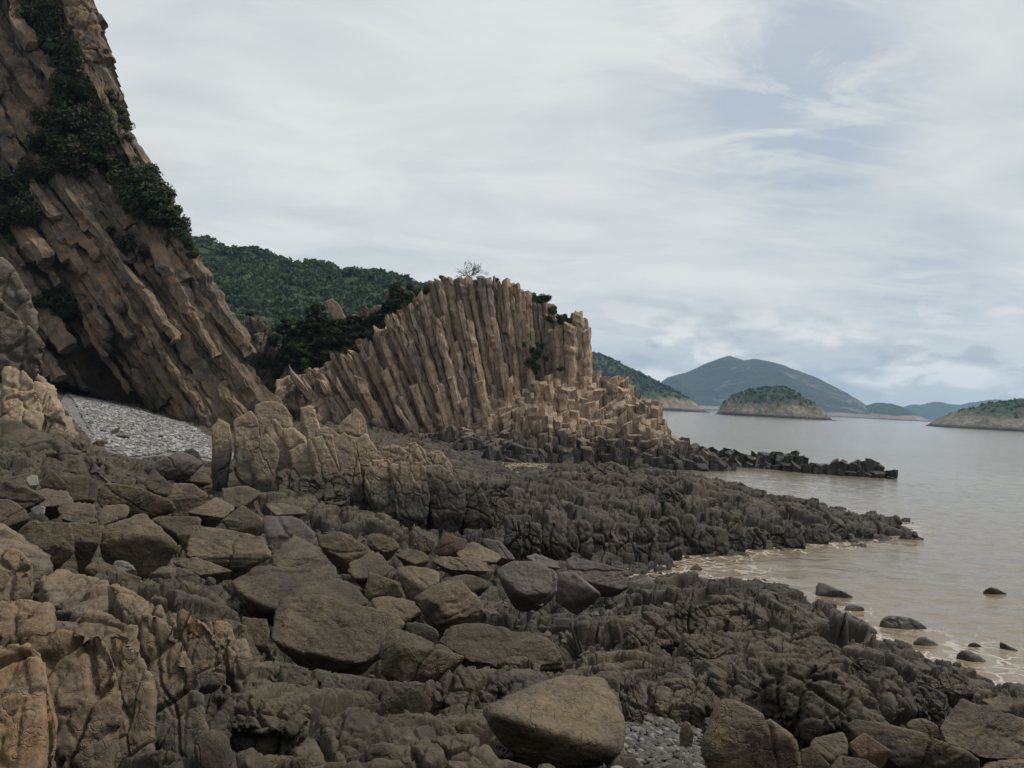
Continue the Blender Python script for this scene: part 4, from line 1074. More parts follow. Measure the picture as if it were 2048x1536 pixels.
boulder('long dark slab with a rough tan left end', [(188,987),(207,962),(250,966),(344,999),(358,1022),(312,1030),(195,1012)], k=1.0, strata=0.8, p=20)
boulder('triangular brown slab leaning between the wide slab and the layered slab', [(543,1112),(560,1092),(588,1066),(625,1087),(674,1140),(678,1160),(600,1150),(547,1130)], k=1.7, strata=0.6)
boulder('rounded reddish brown block above the triangular slab', [(528,1070),(535,1034),(586,1029),(635,1068),(628,1092),(560,1108),(540,1098)], k=1.4, mat='purple')
boulder('pointed dark slab upslope of the rounded reddish block', [(443,1040),(465,1024),(490,1012),(541,1046),(525,1068),(465,1064)], k=1.4, strata=0.8)
boulder('tan topped flat boulder below the dark cube by the spires', [(385,1020),(434,992),(475,1016),(447,1036),(391,1028)], k=1.6)
boulder('rounded tan boulder at the upper right end of the long dark slab', [(338,1000),(346,968),(385,966),(420,990),(400,1016),(360,1016)], k=1.4)
boulder('dark squared block at the foot of the jagged spires', [(443,984),(450,975),(494,970),(525,986),(482,1016),(449,1010)], k=0.9, th=0.4)
boulder('wide brown boulder at the lower edge of the pebble beach', [(285,938),(330,915),(367,903),(408,925),(395,944),(297,950)], k=1.6, mat='purple')
boulder('brown knob poking up behind the wide boulder on the beach edge', [(362,918),(368,902),(384,895),(400,905),(408,926),(380,926)], k=0.8, mat='purple')
boulder('thin flat slab with dark edge under the beach edge boulders', [(330,938),(345,934),(424,950),(416,966),(346,958)], k=1.5, strata=1.0)
boulder('slanting yellowish slab against the left foot of the spires', [(387,942),(455,925),(459,946),(424,954)], k=1.5, strata=1.0)
boulder('ochre leaning block left of the thin flat slab', [(291,972),(300,945),(325,952),(346,974),(337,990),(310,985)], k=0.8, strata=0.8)
boulder('grey block with level top at the left behind the ochre outcrop', [(39,1060),(60,1042),(141,1045),(153,1097),(135,1122),(60,1105),(43,1090)], k=0.7, th=0.5)
boulder('brown wedge jammed between the grey block and the pyramid boulder', [(140,1055),(165,1046),(208,1053),(200,1085),(155,1106),(143,1085)], k=0.8)
boulder('angular block standing left of the long dark slab', [(137,984),(160,968),(186,955),(199,968),(190,1000),(143,1000)], k=0.7, p=28)
boulder('split dark wedge on the far left below the buttress', [(78,966),(92,950),(105,940),(139,972),(130,984),(88,980)], k=0.8, p=28)
boulder('low greenish slab between wedge and angular block', [(60,990),(90,978),(140,990),(150,1008),(80,1014)], k=1.8)
boulder('grey slab at the left edge of the picture', [(-60,965),(0,958),(60,975),(94,1000),(40,1022),(-60,1020)], k=1.4, strata=0.9)
boulder('light grey slab leaning at the left edge under the wedge', [(-60,1000),(20,996),(52,1020),(60,1040),(0,1060),(-60,1050)], k=1.4)
boulder('thin leaning slab just above the pyramid boulder', [(195,1040),(207,1012),(225,1006),(262,1018),(255,1030),(200,1052)], k=1.0)
boulder('small flat boulder right of the pyramid boulder crest', [(300,1040),(330,1028),(385,1030),(398,1058),(355,1068)], k=1.6)
boulder('slab partly hidden by the pyramid boulder on its upper left', [(110,1010),(150,1002),(192,1012),(200,1040),(170,1050),(120,1036)], k=1.5, strata=0.8)
boulder('narrow wedge above the layered slab', [(352,1070),(362,1054),(395,1050),(405,1068),(372,1086)], k=1.0)
boulder('white quartz stone between the pyramid boulder and the ochre outcrop', [(223,1128),(232,1121),(254,1120),(271,1138),(262,1147),(240,1143)], mat='pale', k=1.0, name='stone', cat='stone')
boulder('white stone beside the angular block on the left', [(52,960),(62,951),(76,955),(78,968),(60,972)], mat='pale', k=0.8, name='stone', cat='stone')
boulder('pale pebbly stone left of the thin leaning slab', [(60,1018),(75,1010),(92,1014),(90,1026),(70,1028)], mat='pale', k=0.8, name='stone', cat='stone')
boulder('dark veined hump of bedrock below the pyramid boulder', [(281,1165),(313,1130),(345,1126),(375,1132),(445,1167),(470,1206),(440,1222),(352,1200)], mat='bedrock', k=1.2, p=9, blocks=0.35, amp=0.03, sub=6, name='bedrock_knob', cat='rock')
boulder('slanted slab against the ochre outcrop top', [(168,1136),(191,1113),(275,1152),(268,1168),(235,1168)], k=1.3, strata=0.8)
boulder('long low stone under the layered slab', [(343,1124),(391,1114),(467,1142),(460,1154),(400,1150)], k=1.6)
boulder('small square block in the gap left of the big tilted slab', [(484,1250),(500,1234),(535,1238),(541,1262),(535,1292),(490,1290)], k=0.5, th=0.5, D=None)
boulder('small cube beside the square block under the slab', [(462,1262),(478,1246),(494,1250),(498,1284),(470,1288)], k=0.5, th=0.5)
boulder('dark pointed block right of the big tilted slab', [(757,1292),(782,1253),(813,1260),(880,1288),(936,1316),(864,1352),(800,1362),(762,1348)], k=0.7, th=0.35, p=28, ridge=[(800,1290,0.05)], belly=[(800,1368,.15)], foot_shrink=0.4)
boulder('broad smooth slab right of the dark pointed block', [(874,1284),(893,1250),(958,1244),(1095,1275),(1136,1320),(1128,1344),(1050,1340),(940,1322)], k=1.7, th=0.3)
boulder('notched blocky boulder with a step cut in its face', [(823,1195),(864,1168),(919,1155),(952,1190),(975,1225),(977,1247),(950,1250),(884,1264),(848,1228)], k=0.8, th=0.4, p=30, ridge=[(862,1200,0.06),(900,1236,0.02)])
boulder('large ochre brown boulder at the bottom centre with a chipped right face', [(963,1412),(997,1388),(1095,1349),(1208,1349),(1237,1397),(1255,1450),(1247,1505),(1180,1506),(1060,1480),(970,1445)], k=1.2, th=0.45, p=26, strata=0.3, cracks=0, drop=0.15, ridge=[(985,1425,0.02)], under=0.0, side=0.06, belly=[(990,1466,.2),(1090,1506,.2),(1200,1520,.15)], foot_shrink=0.35)
boulder('dark purplish boulder with a smooth top and deep hollow below', [(987,1133),(1020,1120),(1075,1122),(1116,1147),(1116,1186),(1090,1212),(1044,1188),(997,1150)], k=1.0, th=0.4, mat='purple', p=24, belly=[(1020,1200,.25),(1080,1218,.2)], foot_shrink=0.35)
boulder('long flat plank of rock with bedding lines', [(1130,1122),(1145,1111),(1257,1141),(1261,1175),(1247,1180),(1134,1142)], k=0.7, th=0.3, mat='purple', strata=0.5, under=0.0, side=0.02, belly=[(1150,1160,.12),(1240,1190,.1)], foot_shrink=0.4)
boulder('low reddish slab at the right end of the rock plank', [(1257,1162),(1302,1152),(1313,1174),(1259,1184)], k=1.5, mat='purple')
boulder('brown block tucked under the left end of the rock plank', [(1112,1160),(1120,1145),(1148,1143),(1180,1174),(1206,1188),(1177,1196),(1112,1204)], k=0.9, mat='purple', strata=0.5)
boulder('flat topped tan boulder upslope of the purplish boulder', [(917,1112),(930,1092),(950,1083),(999,1108),(995,1124),(927,1122)], k=1.5)
boulder('rusty red block near the foot of the promontory', [(867,1102),(878,1080),(891,1066),(936,1080),(922,1100),(890,1106)], k=0.9, mat='redrock', p=28)
boulder('long narrow plank left of the purplish boulder', [(862,1122),(888,1111),(975,1123),(987,1143),(903,1140)], k=1.2, strata=0.9)
boulder('squared grey boulder with a sharp lit edge', [(792,1146),(802,1128),(872,1138),(882,1160),(850,1180),(821,1200)], k=1.2, p=30)
boulder('small wedge between the wide slab and the squared grey boulder', [(728,1184),(738,1142),(794,1162),(805,1188),(760,1190)], k=0.9, p=28)
boulder('tan block with pointed top left of the squared boulder', [(698,1133),(720,1118),(743,1109),(788,1135),(780,1153),(708,1150)], k=1.1, p=28)
boulder('smooth rounded boulder between the notched block and the plank', [(882,1162),(919,1144),(955,1148),(975,1160),(979,1176),(934,1186)], k=1.3, p=8, strata=0)
boulder('rounded low boulder left of the notched block', [(739,1202),(770,1183),(829,1198),(847,1230),(817,1244),(747,1220)], k=1.3, p=8, strata=0)
boulder('smooth grey boulder behind the broad smooth slab', [(811,1255),(825,1244),(858,1244),(886,1264),(874,1288),(817,1276)], k=0.9, p=7, strata=0)
boulder('slender brown slab above the purplish boulder', [(964,1084),(980,1078),(1000,1080),(1030,1116),(1000,1116)], k=1.2, mat='purple')
boulder('small slab right of the slender brown slab', [(1050,1112),(1062,1104),(1112,1120),(1114,1136),(1080,1132)], k=1.3, mat='purple')
boulder('rounded grey block right of the triangular slab', [(638,1092),(650,1070),(680,1061),(740,1097),(728,1130),(690,1122)], k=1.1)
boulder('low tan block right of the wide slab', [(693,1142),(730,1108),(760,1114),(791,1132),(768,1154),(710,1158)], k=1.3)
boulder('grey round boulder upslope near the pillars', [(636,1080),(660,1058),(700,1064),(722,1084),(700,1100),(650,1098)], k=1.1, p=8, strata=0)
boulder('pair topped grey block among the upper boulders', [(730,1085),(750,1070),(790,1078),(800,1096),(770,1106)], k=1.2)
boulder('small tan block on the slope below the pillars', [(790,1110),(815,1095),(850,1104),(862,1120),(830,1128)], k=1.2)
boulder('brown block under the white stone hollow at slope centre', [(830,1080),(846,1070),(870,1080),(866,1098),(840,1100)], k=1.0)
boulder('flat grey stone on the upper slope near the spires', [(530,1010),(560,1004),(600,1014),(606,1028),(550,1030)], k=1.6)
# bottom right
boulder('huge smooth grey boulder at the bottom right with rounded pointed top', [(1390,1495),(1408,1440),(1437,1386),(1460,1383),(1540,1432),(1602,1476),(1614,1560),(1443,1570)], k=0.7, th=0.4, p=12, strata=0.2, amp=0.012)
boulder('long tapering slab lying along the bottom right', [(1687,1445),(1709,1434),(1800,1455),(1885,1480),(1962,1518),(1966,1550),(1795,1530),(1693,1460)], k=0.9, strata=0.7)
boulder('big dark slab in the bottom right corner', [(1879,1448),(1920,1396),(1951,1404),(2100,1450),(2110,1520),(1971,1518),(1889,1485)], k=0.8, th=0.4, strata=0.9)
boulder('small tan angular block between two bottom right boulders', [(1695,1486),(1728,1464),(1785,1502),(1770,1526),(1717,1514)], k=0.7, mat='redrock', p=28)
boulder('rounded dark stone right of the huge smooth boulder', [(1613,1490),(1630,1470),(1658,1460),(1695,1471),(1699,1504),(1662,1522)], k=0.8, p=10)
boulder('smooth lit stone below the dark bedrock face on the right', [(1805,1448),(1834,1431),(1879,1448),(1884,1480),(1846,1478)], k=0.9, p=9, strata=0)
boulder('upright pale oval stone left of the huge smooth boulder', [(1356,1462),(1365,1436),(1378,1435),(1391,1463),(1382,1490),(1361,1488)], k=0.3, p=6, strata=0, cracks=0, mat='spire', least=0.0, cuts=0, belly=())
boulder('tan rock at the bottom edge below the small angular block', [(1640,1560),(1680,1510),(1730,1518),(1790,1560)], k=0.6)
boulder('brown wedge at the foot of the huge smooth boulder', [(1600,1500),(1625,1490),(1660,1530),(1640,1570),(1600,1560)], k=0.6)
boulder('low stone at the bottom edge in the right corner', [(1960,1530),(2000,1515),(2090,1520),(2100,1560),(1960,1560)], k=0.8, p=9)
boulder('flat slab behind the bottom right corner slab', [(1960,1400),(2000,1392),(2090,1404),(2100,1430),(2000,1425)], k=1.6)

# rocks standing in the shallow water
WK = dict(mat='wetrock', k=0.9, th=0.4, p=14, drop=0.5, foot_shrink=0.62, under=0.4, strata=0.4, name='rock', cat='rock')
boulder('pointed triangular rock standing in the water farthest out of the near group', [(1627,1193),(1640,1178),(1656,1168),(1700,1189),(1719,1199)], **WK)
boulder('rounded rock just below the triangular rock in the shallows', [(1617,1208),(1643,1195),(1676,1206),(1664,1221),(1630,1218)], **WK)
boulder('small round wet rock right of the rounded rock', [(1684,1219),(1697,1206),(1723,1212),(1728,1228),(1700,1228)], **WK)
boulder('steep sided dark rock at the water edge with a sloping top', [(1676,1262),(1679,1225),(1709,1228),(1762,1264),(1754,1274),(1700,1268)], **WK)
boulder('wide low rock washed by the waves', [(1756,1243),(1771,1228),(1826,1232),(1868,1262),(1811,1263)], **WK)
boulder('flat dark rock nearly awash right of the shelf', [(1824,1283),(1846,1271),(1887,1295),(1857,1297)], **WK)
boulder('lone low rock at the right side of the sea', [(1963,1180),(1982,1172),(2018,1190),(1990,1192)], **WK)
boulder('long low rock awash near the right edge', [(1908,1301),(1936,1296),(1984,1328),(1955,1329)], **WK)
boulder('tiny rock tip above the shallows', [(1934,1288),(1948,1284),(1966,1293),(1948,1297)], **WK)
boulder('thin sliver of rock awash at the right edge', [(1998,1294),(2020,1292),(2042,1304),(2020,1306)], **WK)
boulder('small reddish rock in the foam of the inlet', [(1379,1137),(1393,1126),(1406,1137),(1392,1143)], **{**WK, 'mat': 'redrock'})
boulder('blocky rock islet off the tip of the promontory', [(1742,1052),(1764,1031),(1795,1033),(1801,1056),(1770,1064)], **{**WK, 'mat': 'bedrock', 'blocks': 0.4})
boulder('low outermost rock beyond the promontory tip', [(1793,1072),(1818,1060),(1852,1078),(1820,1081)], **{**WK, 'mat': 'bedrock', 'blocks': 0.4})

# ------------------------------------------------------------------ bedrock knobs that shape the shelf and the promontory
KN = dict(mat='bedrock', least=0.0, p=12, amp=0.03, chip=0.0, joint=((0.6, 0.12), (0.26, 0.13), (0.11, 0.12)), sub=6, blocks=0.0, strata=0.3, cracks=2, drop=0.3, foot_shrink=0.62, side=0.13, name='bedrock_knob', cat='rock', k=1.2, th=0.4, under=0.0)
def knob(label, pts, **kw): return boulder(label, pts, **{**KN, **kw})
knob('massive bedrock block with a smooth dark front face on the right', [(1500,1335),(1560,1316),(1600,1309),(1672,1318),(1700,1366),(1748,1440),(1690,1450),(1611,1465),(1553,1400)], k=0.6)
knob('tall rounded bedrock tooth right of the dark faced block', [(1687,1325),(1709,1306),(1754,1318),(1777,1358),(1768,1405),(1697,1380)], k=0.5)
knob('rounded knob behind the bedrock tooth', [(1695,1301),(1725,1281),(1754,1295),(1758,1320),(1709,1310)], k=0.8)
knob('sloping rib of bedrock in the middle of the shelf', [(1516,1280),(1545,1240),(1620,1248),(1660,1288),(1660,1317),(1600,1316),(1518,1315)])
knob('crest block on the sea side of the shelf', [(1535,1190),(1561,1177),(1602,1209),(1586,1240),(1533,1219)])
knob('dark sloping bedrock at the water edge near the steep sided rock', [(1600,1216),(1640,1216),(1674,1252),(1656,1264),(1611,1248)], k=2.2)
knob('rounded bedrock hump above the smooth lit stone', [(1824,1380),(1857,1369),(1898,1393),(1896,1430),(1834,1420)])
knob('bedrock hump seaward of the rounded hump', [(1797,1360),(1842,1345),(1895,1370),(1857,1384)])
knob('dark bedrock corner beside the tide pool', [(1871,1354),(1912,1330),(1957,1386),(1896,1390)])
knob('knuckled bedrock mound in the centre of the shelf', [(1359,1280),(1404,1248),(1480,1288),(1440,1316),(1390,1318)])
knob('squared bedrock step left of the knuckled mound', [(1246,1240),(1300,1216),(1359,1256),(1363,1284),(1314,1292),(1248,1282)])
knob('grey jointed wall of bedrock on the upper shelf', [(1320,1230),(1345,1196),(1390,1200),(1420,1240),(1400,1276),(1345,1268)], k=0.7)
knob('rounded bedrock swell above the rock shelf pool', [(1380,1215),(1420,1190),(1490,1195),(1530,1225),(1470,1245)])
knob('blocky bedrock rise near the crest block', [(1440,1222),(1480,1200),(1530,1212),(1540,1260),(1480,1270)])
knob('long smooth bedrock whaleback at the bottom left of centre', [(520,1330),(580,1318),(680,1345),(722,1395),(650,1400),(540,1372)])
knob('broken bedrock ledge under the long whaleback', [(430,1400),(500,1370),(560,1390),(640,1420),(600,1460),(450,1450)])
knob('wide domed bedrock at the bottom centre left', [(560,1470),(640,1420),(760,1430),(850,1470),(860,1540),(600,1560)])
knob('jointed bedrock hump left of the large ochre brown boulder', [(850,1360),(905,1330),(990,1330),(1045,1350),(960,1390),(930,1420),(870,1400)])
knob('bedrock hump touching the broad smooth slab', [(990,1320),(1040,1300),(1110,1340),(1120,1365),(1020,1360)])
knob('grooved bedrock at the bottom edge below centre', [(820,1500),(880,1470),(960,1485),(1010,1540),(900,1570),(830,1560)])
knob('rounded bedrock between the bottom boulder and the pebbles', [(1230,1360),(1260,1340),(1290,1380),(1300,1430),(1260,1440)])
knob('layered bedrock bank above the bottom pebbles', [(1290,1370),(1330,1340),(1400,1345),(1440,1380),(1400,1420),(1320,1430)], strata=1.2)
knob('bedrock bank with thin ledges left of the massive block', [(1400,1340),(1460,1320),(1520,1340),(1550,1400),(1480,1420)], strata=1.2)
knob('domed rock on the back of the promontory', [(1273,998),(1279,963),(1303,958),(1314,975),(1314,1000)], k=0.5)
knob('long humped rock right of the domed rock', [(1312,1000),(1325,980),(1346,974),(1376,1006),(1350,1012)], k=0.6)
knob('rounded rock on the promontory ridge', [(1410,1012),(1439,992),(1450,1003),(1441,1018)], k=0.6)
knob('dark hump near the end of the promontory', [(1572,1036),(1580,1012),(1603,1009),(1625,1014),(1640,1038)], k=0.6)
knob('highest dark mound of the promontory facing the stack', [(1170,955),(1190,930),(1220,920),(1248,930),(1275,965),(1220,975)], k=0.7)

# steep jointed blocks along the seaward face of the promontory
def prom_face():
    r = np.random.default_rng(44)
    px = 1010
    while px < 1730:
        w = 34+34*r.random()
        toe = interp(px+w/2, [(1000,1085),(1090,1100),(1200,1112),(1300,1108),(1450,1104),(1600,1090),(1740,1076)])
        top = interp(px+w/2, [(1000,1030),(1100,1032),(1200,1030),(1300,1035),(1450,1036),(1560,1044),(1650,1050),(1740,1058)])+r.normal()*7
        toe += r.normal()*4
        pts = [(px,toe-6),(px+w*0.12,top+8*r.random()+4),(px+w*(0.3+0.2*r.random()),top),(px+w*0.85,top+10*r.random()),(px+w,toe-8*r.random()),(px+w*0.5,toe)]
        o = knob('steep jointed dark rock block on the seaward face of the promontory', pts, k=0.45, th=0.6, sub=5, p=11, joint=((0.9, 0.12), (0.4, 0.12)), group='blocks along the promontory face', foot=(px+w/2, toe+3))
        px += w*0.82
prom_face()

# small stones lying between the boulders
def small_stones():
    r = np.random.default_rng(77); protos = []
    for j in range(9):
        q = r.normal(size=(9, 3)); q /= np.linalg.norm(q, axis=1)[:, None]; q *= np.array([1.0, 0.75, 0.5])*(0.8+0.3*r.random((9, 1)))
        V, f = rock_shape(q, 4, 34, 0.02, 40+j, strata=0.4, cuts=2); protos.append(mesh_data('stone', V-np.array([0, 0, 0.05]), f, MAT[BL]))
    zones = [((480,1040),(1000,1180),90,(0.10,0.26)), ((0,960),(480,1140),50,(0.12,0.3)), ((440,1220),(1000,1330),16,(0.06,0.16)), ((1000,1180),(1240,1320),20,(0.06,0.15)), ((760,880),(940,960),26,(0.25,0.6)), ((180,860),(330,900),7,(0.3,0.7))]
    n = 0
    lab = ['small brown stone wedged among the boulders of the upper slope', 'small grey brown stone on the slope below the left buttress', 'small stone in the dark gap beside the big tilted slab', 'small stone on bedrock below the purplish boulder', 'dark stone on the rubble slope behind the jagged spires', 'brown boulder lying alone on the pebble beach']
    for zi, ((x0, y0), (x1, y1), m, (s0, s1)) in enumerate(zones):
        for _ in range(m):
            px, py = x0+(x1-x0)*r.random(), y0+(y1-y0)*r.random(); D = ground_hit(px, py); c = P(px, py, D)
            o = bpy.data.objects.new('stone', protos[r.integers(9)]); COL.objects.link(o); s = s0+(s1-s0)*r.random()**2
            o.location = (c[0], c[1], c[2]+0.18*s-(0.36 if zi in (0, 1, 2) else 0)); o.scale = (s, s, s*(0.8+0.4*r.random())); o.rotation_euler = (r.normal()*0.3, r.normal()*0.3, r.random()*6.3)
            tag(o, lab[zi], 'stone', ['stones among the boulders', 'stones below the buttress', 'stones by the tilted slab', 'stones on the bedrock', 'stones of the rubble slope', 'boulders on the pebble beach'][zi])
small_stones()

# loose pebbles: the beach and the gravel pocket at the bottom
def pebbles():
    r = np.random.default_rng(5); d, f = ico(2)
    def field(name, poly_px, n, s0, s1, mat, lift):
        pl = [tuple(P(px, py, ground_hit(px, py))[:2]) for px, py in poly_px]
        a = np.array(pl); lo, hi = a.min(0), a.max(0); pts = []
        while len(pts) < n:
            q = lo+(hi-lo)*r.random((n*4, 2)); q = q[in_poly(q[:, 0], q[:, 1], pl)]; pts += list(q)
        pts = np.array(pts[:n]); z = zbase(pts[:, 0], pts[:, 1])+lift
        Vs = np.empty((n, len(d), 3))
        for i in range(n):
            s = s0+(s1-s0)*r.random()**2.5; sc = s*np.array([1.0, 0.6+0.4*r.random(), 0.4+0.3*r.random()]); t = r.random()*6.3
            v = d*(1+0.25*np.sin(d @ r.normal(size=3)*2.0))[:, None]*sc
            Vs[i] = np.stack([v[:, 0]*math.cos(t)-v[:, 1]*math.sin(t), v[:, 0]*math.sin(t)+v[:, 1]*math.cos(t), v[:, 2]], -1)+np.array([*pts[i], z[i]])
        F = (f[None]+np.arange(n)[:, None, None]*len(d)).reshape(-1, 3)
        tag(solo(name, Vs.reshape(-1, 3), F, mat), kind='stuff')
    m, g = new_mat('loose_pebbles')
    pos = g.n('ShaderNodeNewGeometry').outputs['Random Per Island']
    c = g.mix(g.math('POWER', pos, 3.0), (0.055, 0.05, 0.045), (0.17, 0.162, 0.15)); principled(g, c, 0.8)
    m0, g0 = new_mat('beach_pebbles'); p0 = g0.n('ShaderNodeNewGeometry').outputs['Random Per Island']; principled(g0, g0.mix(g0.math('POWER', p0, 1.6), (0.085, 0.08, 0.077), (0.34, 0.33, 0.32)), 0.8)
    field('pebbles', [(140,790),(250,815),(400,860),(440,920),(340,905),(250,915),(190,880)], 9000, 0.05, 0.17, m0, 0.02)
    field('gravel', [(1235,1440),(1290,1425),(1400,1440),(1400,1536),(1230,1536)], 1100, 0.010, 0.05, m, -0.05)
    field('gravel', [(420,1290),(470,1240),(530,1290),(560,1330),(480,1340)], 300, 0.015, 0.05, m, -0.28)
    field('gravel', [(140,1130),(280,1130),(290,1150),(180,1160)], 260, 0.03, 0.09, m, -0.27)
pebbles()
b = lump('brick_fragment', 'small pinkish red brick fragment wedged in the shelf rock', 'brick', [(1353,1262),(1358,1257),(1369,1261),(1368,1266),(1358,1267)], 'redrock', k=0.8, p=24, sub=3, drop=0.0, seed=3)
m, g = new_mat('brick_red'); principled(g, (0.30, 0.13, 0.10, 1), 0.8); b.data.materials[0] = m

# ------------------------------------------------------------------ plants
SHRUBS = [mesh_data('shrub', *leaf_cloud(1700, 1.0, 0.075, 300+j, (1, 0.8, 0.8), 0.5, 9), MAT['leaf'], False) for j in range(4)]
DARKS = [mesh_data('shrub', *leaf_cloud(1900, 1.0, 0.07, 330+j, (1, 0.8, 0.85), 0.45, 10), MAT['leafdark'], False) for j in range(4)]
DRY = mesh_data('shrub', *leaf_cloud(1900, 1.0, 0.06, 370, (1, 0.8, 0.8), 0.4, 10), MAT['leafbrown'], False)
BRIGHT = mesh_data('shrub', *leaf_cloud(900, 1.0, 0.09, 360, (1, 0.8, 0.7), 0.5, 7), MAT['leafbright'], False)
def shrub(me, c, s, label, group, r, name='shrub', cat='shrub'):
    o = bpy.data.objects.new(name, me); COL.objects.link(o); o.location = c
    o.scale = (s*(0.85+0.3*r.random()), s*(0.85+0.3*r.random()), s*(0.8+0.3*r.random())); o.rotation_euler = (r.normal()*0.2, r.normal()*0.2, r.random()*6.3)
    return tag(o, label, cat, group)

def cliff_plants():
    O, A, B, N, plane_ab, prof = CLIFF; r = np.random.default_rng(8)
    def put(px, py, rpx, me, label, group, out=0.12):
        a, b = plane_ab(px, py); w = O+a*A+b*B+N*(prof(a, b)+0.1); s = rpx*w[1]/FPX
        shrub(me, w+N*s*out, s*1.12, label, group, r)
    top = [(70,8,42),(105,40,50),(120,85,50),(128,130,52),(100,70,45),(150,165,50),(60,40,30),(165,195,45)]
    mid = [(140,205,60),(185,225,55),(205,255,50),(150,255,62),(105,245,50),(195,290,50),(140,300,60),(170,330,60),(225,325,52),(110,345,48),(60,355,45),(90,300,40)]
    edge = [(222,185,20),(232,215,22),(242,245,22),(250,280,20),(262,318,24),(290,345,32),(312,378,40),(330,405,42),(345,430,36),(356,458,34),(366,482,24),(378,500,22),(385,515,14),(300,405,55),(270,375,50),(325,445,36)]
    low = [(30,395,50),(20,440,50),(60,430,40),(90,580,46),(60,600,50),(110,595,30),(250,488,26),(290,505,18),(70,660,36)]
    for i, (x, y, q) in enumerate(top): put(x, y, q, DARKS[i % 4] if i % 3 else SHRUBS[i % 4], 'dark shrub clinging near the top of the great cliff', 'shrubs at the top of the cliff')
    for i, (x, y, q) in enumerate(mid): put(x, y, q*0.88, DRY if i % 3 == 1 else DARKS[i % 4] if i % 2 else SHRUBS[i % 4], 'dark green shrub on the ledge band across the middle of the great cliff', 'shrubs on the ledge band of the cliff')
    for i, (x, y, q) in enumerate(edge): put(x, y, q, SHRUBS[i % 4] if i % 3 else DARKS[i % 4], 'leafy shrub standing against the sky on the right edge of the cliff', 'shrubs on the skyline of the cliff', 0.1)
    for i, (x, y, q) in enumerate(low): put(x, y, q, DARKS[i % 4], 'blackish shrub low on the cliff above the cave', 'shrubs above the cave')
    put(12, 472, 26, BRIGHT, 'bright green shrub at the left edge of the cliff', None)
    put(378, 508, 9, BRIGHT, 'small bright green tuft at the lowest shrub of the cliff edge', None)
    put(215, 222, 17, BRIGHT, 'lighter green bush among the dark shrubs of the ledge band', None)
cliff_plants()

def pine_mesh(seed, lean):
    """crown of flat needle layers and a bent trunk"""
    r = np.random.default_rng(seed); Vs = []; n = 0
    for k in range(7):
        z = -0.2+1.0*k/6; w = 0.75*(1-0.65*k/6)+0.15
        for j in range(4):
            a = r.random()*6.3; rad = w*0.6*r.random()**0.5
            V, f = leaf_cloud(190, w*0.62, 0.085/w/1.3, seed*50+k*5+j, (1, 1, 0.38), 0.4, 4)
            Vs.append(V+np.array([math.cos(a)*rad+lean*z, math.sin(a)*rad, z]))
    V = np.concatenate(Vs); crown = mesh_data('crown', V, np.arange(len(V)).reshape(-1, 4), MAT['leafdark'] if seed % 3 else MAT['leaf'], False)
    pts = [np.array([0.05*math.sin(t*3+seed)+lean*(t-0.5), 0, -0.95+1.6*t]) for t in np.linspace(0, 1, 6)]
    V, F = tube(pts, np.linspace(0.085, 0.03, 6)); return crown, mesh_data('trunk', V, F, MAT['bark'])

def tube(pts, rad, k=6):
    pts = np.array(pts); n = len(pts); d = np.gradient(pts, axis=0); d /= np.linalg.norm(d, axis=1)[:, None]
    up = np.where(np.abs(d[:, 2:3]) > 0.9, np.array([[1., 0, 0]]), np.array([[0, 0, 1.]])); u = np.cross(d, up); u /= np.linalg.norm(u, axis=1)[:, None]; v = np.cross(d, u)
    a = np.arange(k)*2*math.pi/k
    V = (pts[:, None]+rad[:, None, None]*(np.cos(a)[None, :, None]*u[:, None]+np.sin(a)[None, :, None]*v[:, None])).reshape(-1, 3)
    return V, grid_faces(n, k, True)

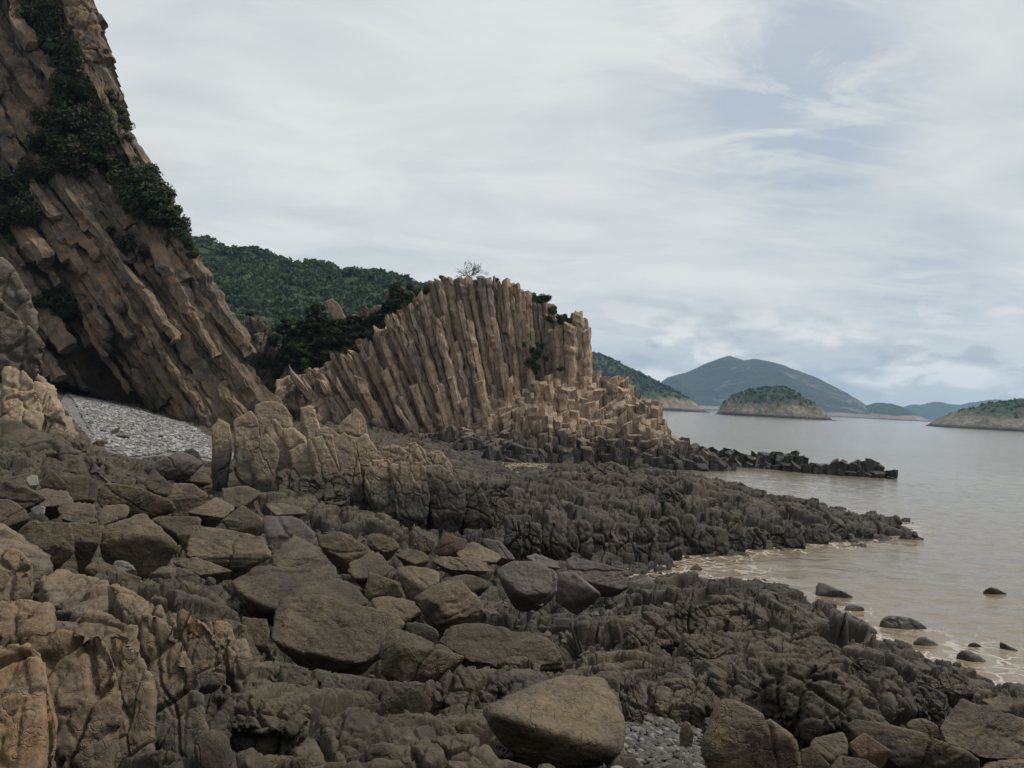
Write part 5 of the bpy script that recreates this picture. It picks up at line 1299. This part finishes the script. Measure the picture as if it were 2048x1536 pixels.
def pines():
    r = np.random.default_rng(21); protos = [pine_mesh(j, 0.25*(j-1)) for j in range(3)]
    spots = [(600,660,24),(632,630,26),(645,690,34),(680,655,26),(705,650,28),(722,668,28),(742,650,26),(760,640,24),(782,622,26),(800,612,26),(818,604,24),(812,632,24),(838,590,18),(655,725,34),(692,700,32),(600,705,30),(572,705,26),(625,735,30),(722,695,24),(752,668,24),(776,650,22),(797,578,20),(660,660,24),(570,650,18),(640,655,20),(668,690,28),(705,690,26),(612,690,26),(585,680,24),(735,672,22),(826,616,20),(790,632,22),(630,715,26)]
    for i, (px, py, q) in enumerate(spots):
        D = 92.0+r.random()*2.0-(py-640)*0.02; c = P(px, py, D); s = q*D/FPX*1.5
        root = empty('pine_tree', c-np.array([0, 0, 0.4*s])); root.scale = (s, s, s*(0.8+0.3*r.random())); root.rotation_euler = (0, 0, r.random()*6.3)
        tag(root, 'dark flat topped pine on the ridge between the cliff and the stack', 'tree', 'pines on the ridge behind the stack')
        for nm, me in zip(('crown', 'trunk'), protos[i % 3]):
            o = bpy.data.objects.new(nm, me); COL.objects.link(o); o.parent = root
    shrub(BRIGHT, P(590, 640, 94), 1.3, 'bright green bush on the ridge left of the pines', None, r)
    for i, (px, py, q) in enumerate([(820,575,12),(560,745,24),(590,765,22),(640,765,20),(680,735,18),(545,680,20),(530,720,18),(500,628,9)]):
        shrub(DARKS[i % 4], P(px, py, 92.5), q*92/FPX*1.2, 'dark low scrub on the rock ridge under the pines', 'scrub under the pines', r)
    lab = 'small green shrub growing on the upper right edge of the sea stack'
    for i, (px, py, q) in enumerate([(1068,592,10),(1082,597,13),(1094,597,11),(1108,622,13),(1122,636,15),(1134,640,10),(1100,640,10)]):
        shrub(SHRUBS[i % 4], P(px, py, 84.4), q*84/FPX*1.25, lab, 'shrubs on the right shoulder of the stack', r)
    for i, (px, py, q) in enumerate([(1070,705,17),(1082,690,13),(1074,738,17),(1060,725,13),(1092,715,9),(1122,738,9),(1050,690,8),(1012,668,7)]):
        shrub(SHRUBS[i % 4], P(px, py, 82.6), q*83/FPX*1.2, 'green shrub growing in the cleft low on the front of the sea stack', 'shrubs in the cleft of the stack', r)
    for i, px in enumerate((690, 712, 735, 752, 770, 786, 803, 822, 838, 852)):
        py = interp(px, TOPLINE)
        shrub((DARKS+SHRUBS)[i % 8], P(px, py+(4 if i % 2 else -5), 86.6), (0.55+0.5*r.random()), 'dark scrub spilling over the left shoulder of the sea stack', 'scrub on the left shoulder of the stack', r)
    for px, py, lb in ((882, 555, 'dark tuft on the top left corner of the sea stack'), (994, 561, 'dark tuft on the stack top right of the bare tree')):
        shrub(DARKS[0], P(px, py, 85.5), 0.45, lb, None, r)
pines()

def bare_tree():
    r = np.random.default_rng(12); base = P(938, 562, 86.2); root = empty('bare_tree', base); tag(root, 'leafless little tree with a rounded head of twigs on top of the stack', 'tree')
    tr = []; cr = []
    def grow(p, d, L, rad, lev):
        n = 5; pts = [p]; dd = d.copy()
        for _ in range(n):
            dd = dd+r.normal(size=3)*0.12; dd /= np.linalg.norm(dd); pts.append(pts[-1]+dd*L/n)
        (tr if lev < 2 else cr).append(tube(pts, np.maximum(np.linspace(rad, rad*0.68, n+1), 0.014), 5 if lev < 3 else 4))
        if lev >= 6: return
        for _ in range(4 if lev == 0 else 3 if lev < 3 else 2):
            nd = dd+r.normal(size=3)*np.array([0.72, 0.5, 0.42])+np.array([0.03, 0, 0.16]); nd /= np.linalg.norm(nd)
            grow(pts[-1 if r.random() < 0.6 else 3], nd, L*(0.78 if lev else 0.95)*(0.8+0.4*r.random()), rad*0.62, lev+1)
    grow(base-np.array([0, 0, 0.2]), np.array([-0.05, 0, 1.0]), 0.72, 0.085, 0)
    for nm, lst in (('trunk', tr), ('crown', cr)):
        Vs, Fs, off = [], [], 0
        for V, F in lst: Vs.append(V); Fs.append(F+off); off += len(V)
        part(nm, np.concatenate(Vs), np.concatenate(Fs), MAT['bark'], root)
bare_tree()

# ------------------------------------------------------------------ sea air
def haze():
    bm = bmesh.new(); bmesh.ops.create_cube(bm, size=1.0); me = bpy.data.meshes.new('haze'); bm.to_mesh(me); bm.free()
    o = link('haze', me); o.scale = (9300, 9300, 250); o.location = (0, 0, 119); tag(o, kind='stuff')
    m, g = new_mat('sea_air')
    v = g.n('ShaderNodeVolumePrincipled', {'Color': (0.42, 0.68, 1.0, 1), 'Density': 0.00011, 'Anisotropy': 0.0})
    g.n('ShaderNodeOutputMaterial', {1: v.outputs[0]}); me.materials.append(m)
haze()
